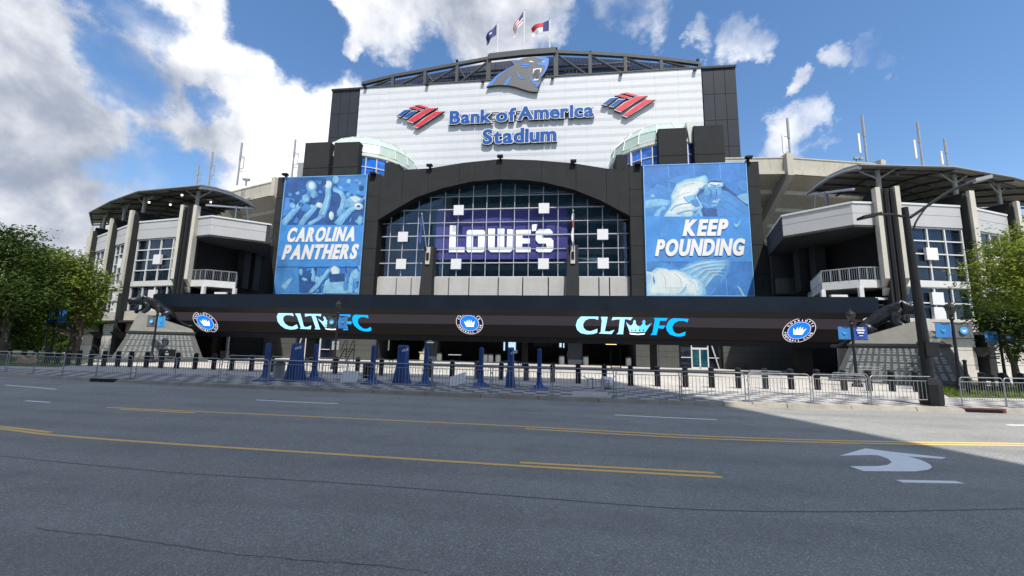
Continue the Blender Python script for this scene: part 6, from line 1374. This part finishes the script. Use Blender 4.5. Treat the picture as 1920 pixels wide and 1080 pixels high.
# ================================================================== TREES
def tree(label, base, h_trunk, lobes, nleaf, size, mat, seed, group='street trees', r0=.22, branch=True):
    rng = random.Random(seed); t = thing('tree', label, 'tree', base, 0, group); B = Vector(base)
    top = B + Vector((rng.uniform(-.3, .3), rng.uniform(-.3, .3), h_trunk)); tb = MB().tube(B, top, r0, 9, r0 * .7)
    for (c, r) in lobes:
        c = Vector(c); a = top + (c - top) * .5 + Vector((rng.uniform(-.4, .4), rng.uniform(-.4, .4), .2))
        tb.tube(top - Vector((0, 0, .4)), a, r0 * .5, 7, r0 * .3).tube(a, c, r0 * .3, 6, r0 * .12)
        for k in range(4):
            e = c + Vector((rng.uniform(-1, 1) * r[0], rng.uniform(-1, 1) * r[1], rng.uniform(-.5, .8) * r[2])) * .8; tb.tube(a.lerp(c, rng.uniform(.3, .9)), e, r0 * .14, 5, r0 * .04)
    tb.build('trunk', barkm, t)
    V = []; Fc = []; tot = sum(r[0] * r[1] * r[2] for _, r in lobes)
    for c, r in lobes:
        nc = int(nleaf * r[0] * r[1] * r[2] / tot / 26) + 1
        for _ in range(nc):                        # a spray of leaves on each twig
            while True:
                p = Vector((rng.uniform(-1, 1), rng.uniform(-1, 1), rng.uniform(-1, 1)))
                if .25 < p.length < 1: break
            p = p.normalized() * (p.length ** .45) * rng.uniform(.86, 1.1); q = Vector((c[0] + p.x * r[0], c[1] + p.y * r[1], c[2] + p.z * r[2])); dirv = (p + Vector((0, 0, -.15))).normalized(); sp = size * 2.6
            for _ in range(26):
                o = q + Vector((rng.gauss(0, sp), rng.gauss(0, sp), rng.gauss(0, sp * .55))) + dirv * rng.uniform(-.3, .5)
                nrm_ = Vector((rng.gauss(0, .7), rng.gauss(0, .7), 1)).normalized(); u = nrm_.orthogonal().normalized(); u.rotate(Matrix.Rotation(rng.uniform(0, 6.28), 3, nrm_)); v = nrm_.cross(u); s = size * rng.uniform(.6, 1.25); b = len(V)
                V += [tuple(o - u * s), tuple(o + v * s * .42), tuple(o + u * s), tuple(o - v * s * .42)]; Fc.append((b, b + 1, b + 2, b + 3))
    mb = MB(); mb.v = V; mb.f = Fc; mb.mi = [0] * len(Fc); mb.build('crown', mat, t, fix=False)
    return t
def lobe(px, py, Y, rx, ry, rz): return (tuple(PY(px, py, Y)), (rx, ry, rz))
q = PZ(70, 676); tree('leafy street tree with a bright sunlit crown left of the wing', (-42, 31, .15), 2.6, [lobe(95, 535, 31, 2.7, 2.6, 2.0), lobe(150, 545, 31.5, 2.2, 2.2, 1.5), lobe(70, 500, 32, 2.5, 2.4, 1.6), lobe(125, 500, 31, 1.8, 1.9, 1.3), lobe(60, 570, 30, 2.6, 2.2, 1.3), lobe(168, 520, 31.5, 1.2, 1.2, .9), lobe(70, 605, 30.5, 1.8, 1.6, .9), lobe(130, 585, 31, 1.9, 1.8, 1.1)], 21000, .17, leaf_lite, 11)
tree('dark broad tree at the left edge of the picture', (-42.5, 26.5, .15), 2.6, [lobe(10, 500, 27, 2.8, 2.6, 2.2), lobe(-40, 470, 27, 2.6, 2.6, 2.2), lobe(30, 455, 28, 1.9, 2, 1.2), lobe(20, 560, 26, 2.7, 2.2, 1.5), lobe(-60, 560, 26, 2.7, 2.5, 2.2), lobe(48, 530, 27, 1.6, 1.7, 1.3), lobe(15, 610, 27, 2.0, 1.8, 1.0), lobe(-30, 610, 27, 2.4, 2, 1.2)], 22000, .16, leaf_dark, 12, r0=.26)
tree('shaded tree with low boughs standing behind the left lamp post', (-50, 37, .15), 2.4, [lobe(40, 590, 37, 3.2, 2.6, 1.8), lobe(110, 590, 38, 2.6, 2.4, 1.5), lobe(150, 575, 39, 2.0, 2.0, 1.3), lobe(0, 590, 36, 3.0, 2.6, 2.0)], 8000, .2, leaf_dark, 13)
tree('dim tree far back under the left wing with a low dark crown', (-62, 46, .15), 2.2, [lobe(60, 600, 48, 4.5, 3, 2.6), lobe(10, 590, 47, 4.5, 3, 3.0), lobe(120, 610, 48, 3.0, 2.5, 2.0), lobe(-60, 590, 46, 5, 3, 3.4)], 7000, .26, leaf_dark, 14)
tree('bright green tree overhanging the right edge of the picture', (29.5, 25.5, .15), 5.4, [lobe(1905, 495, 24.5, 1.5, 1.7, 1.1), lobe(1862, 492, 24.5, 1.0, 1.3, .75), lobe(1890, 535, 24.3, 1.4, 1.6, .75), lobe(1950, 480, 24.5, 1.9, 1.9, 1.6), lobe(1960, 545, 24, 2.0, 1.8, 1.3), lobe(1848, 530, 24.3, .7, .9, .5), lobe(1915, 450, 25, 1.1, 1.2, .8), lobe(1990, 510, 25, 2, 2, 1.6)], 17000, .105, LEAF('leaf_yellow_green', (.09, .14, .024), (.26, .31, .055)), 15, r0=.11)
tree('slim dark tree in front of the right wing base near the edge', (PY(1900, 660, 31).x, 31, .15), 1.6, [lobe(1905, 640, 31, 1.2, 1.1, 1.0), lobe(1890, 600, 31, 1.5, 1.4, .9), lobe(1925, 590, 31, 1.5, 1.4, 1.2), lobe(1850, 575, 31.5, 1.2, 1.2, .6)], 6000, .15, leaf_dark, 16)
tree('small leafy tree casting dappled shade by the left stone base', (-46.5, 33.5, .15), 1.5, [lobe(160, 600, 34, 1.0, 1.0, .7), lobe(150, 565, 34, 1.4, 1.4, .9)], 2500, .15, leaf_lite, 17, r0=.1)
# low hedge in the dark under the left trees
mbh = MB(); rng = random.Random(5)
for _ in range(26000):
    x_ = rng.uniform(-100, -46); y_ = 41 + rng.uniform(-1, 1) + (-(x_) - 44) * .3; z_ = .2 + abs(rng.gauss(0, 1.3)); s = rng.uniform(.14, .3); a = rng.uniform(0, 6.28)
    if z_ > 3.4: continue
    mbh.add([(x_ - s * math.cos(a), y_ - s * math.sin(a), z_ - s * .4), (x_ + s * math.cos(a), y_ + s * math.sin(a), z_ - s * .3), (x_ + s * .5 * math.cos(a), y_, z_ + s)], [(0, 1, 2)])
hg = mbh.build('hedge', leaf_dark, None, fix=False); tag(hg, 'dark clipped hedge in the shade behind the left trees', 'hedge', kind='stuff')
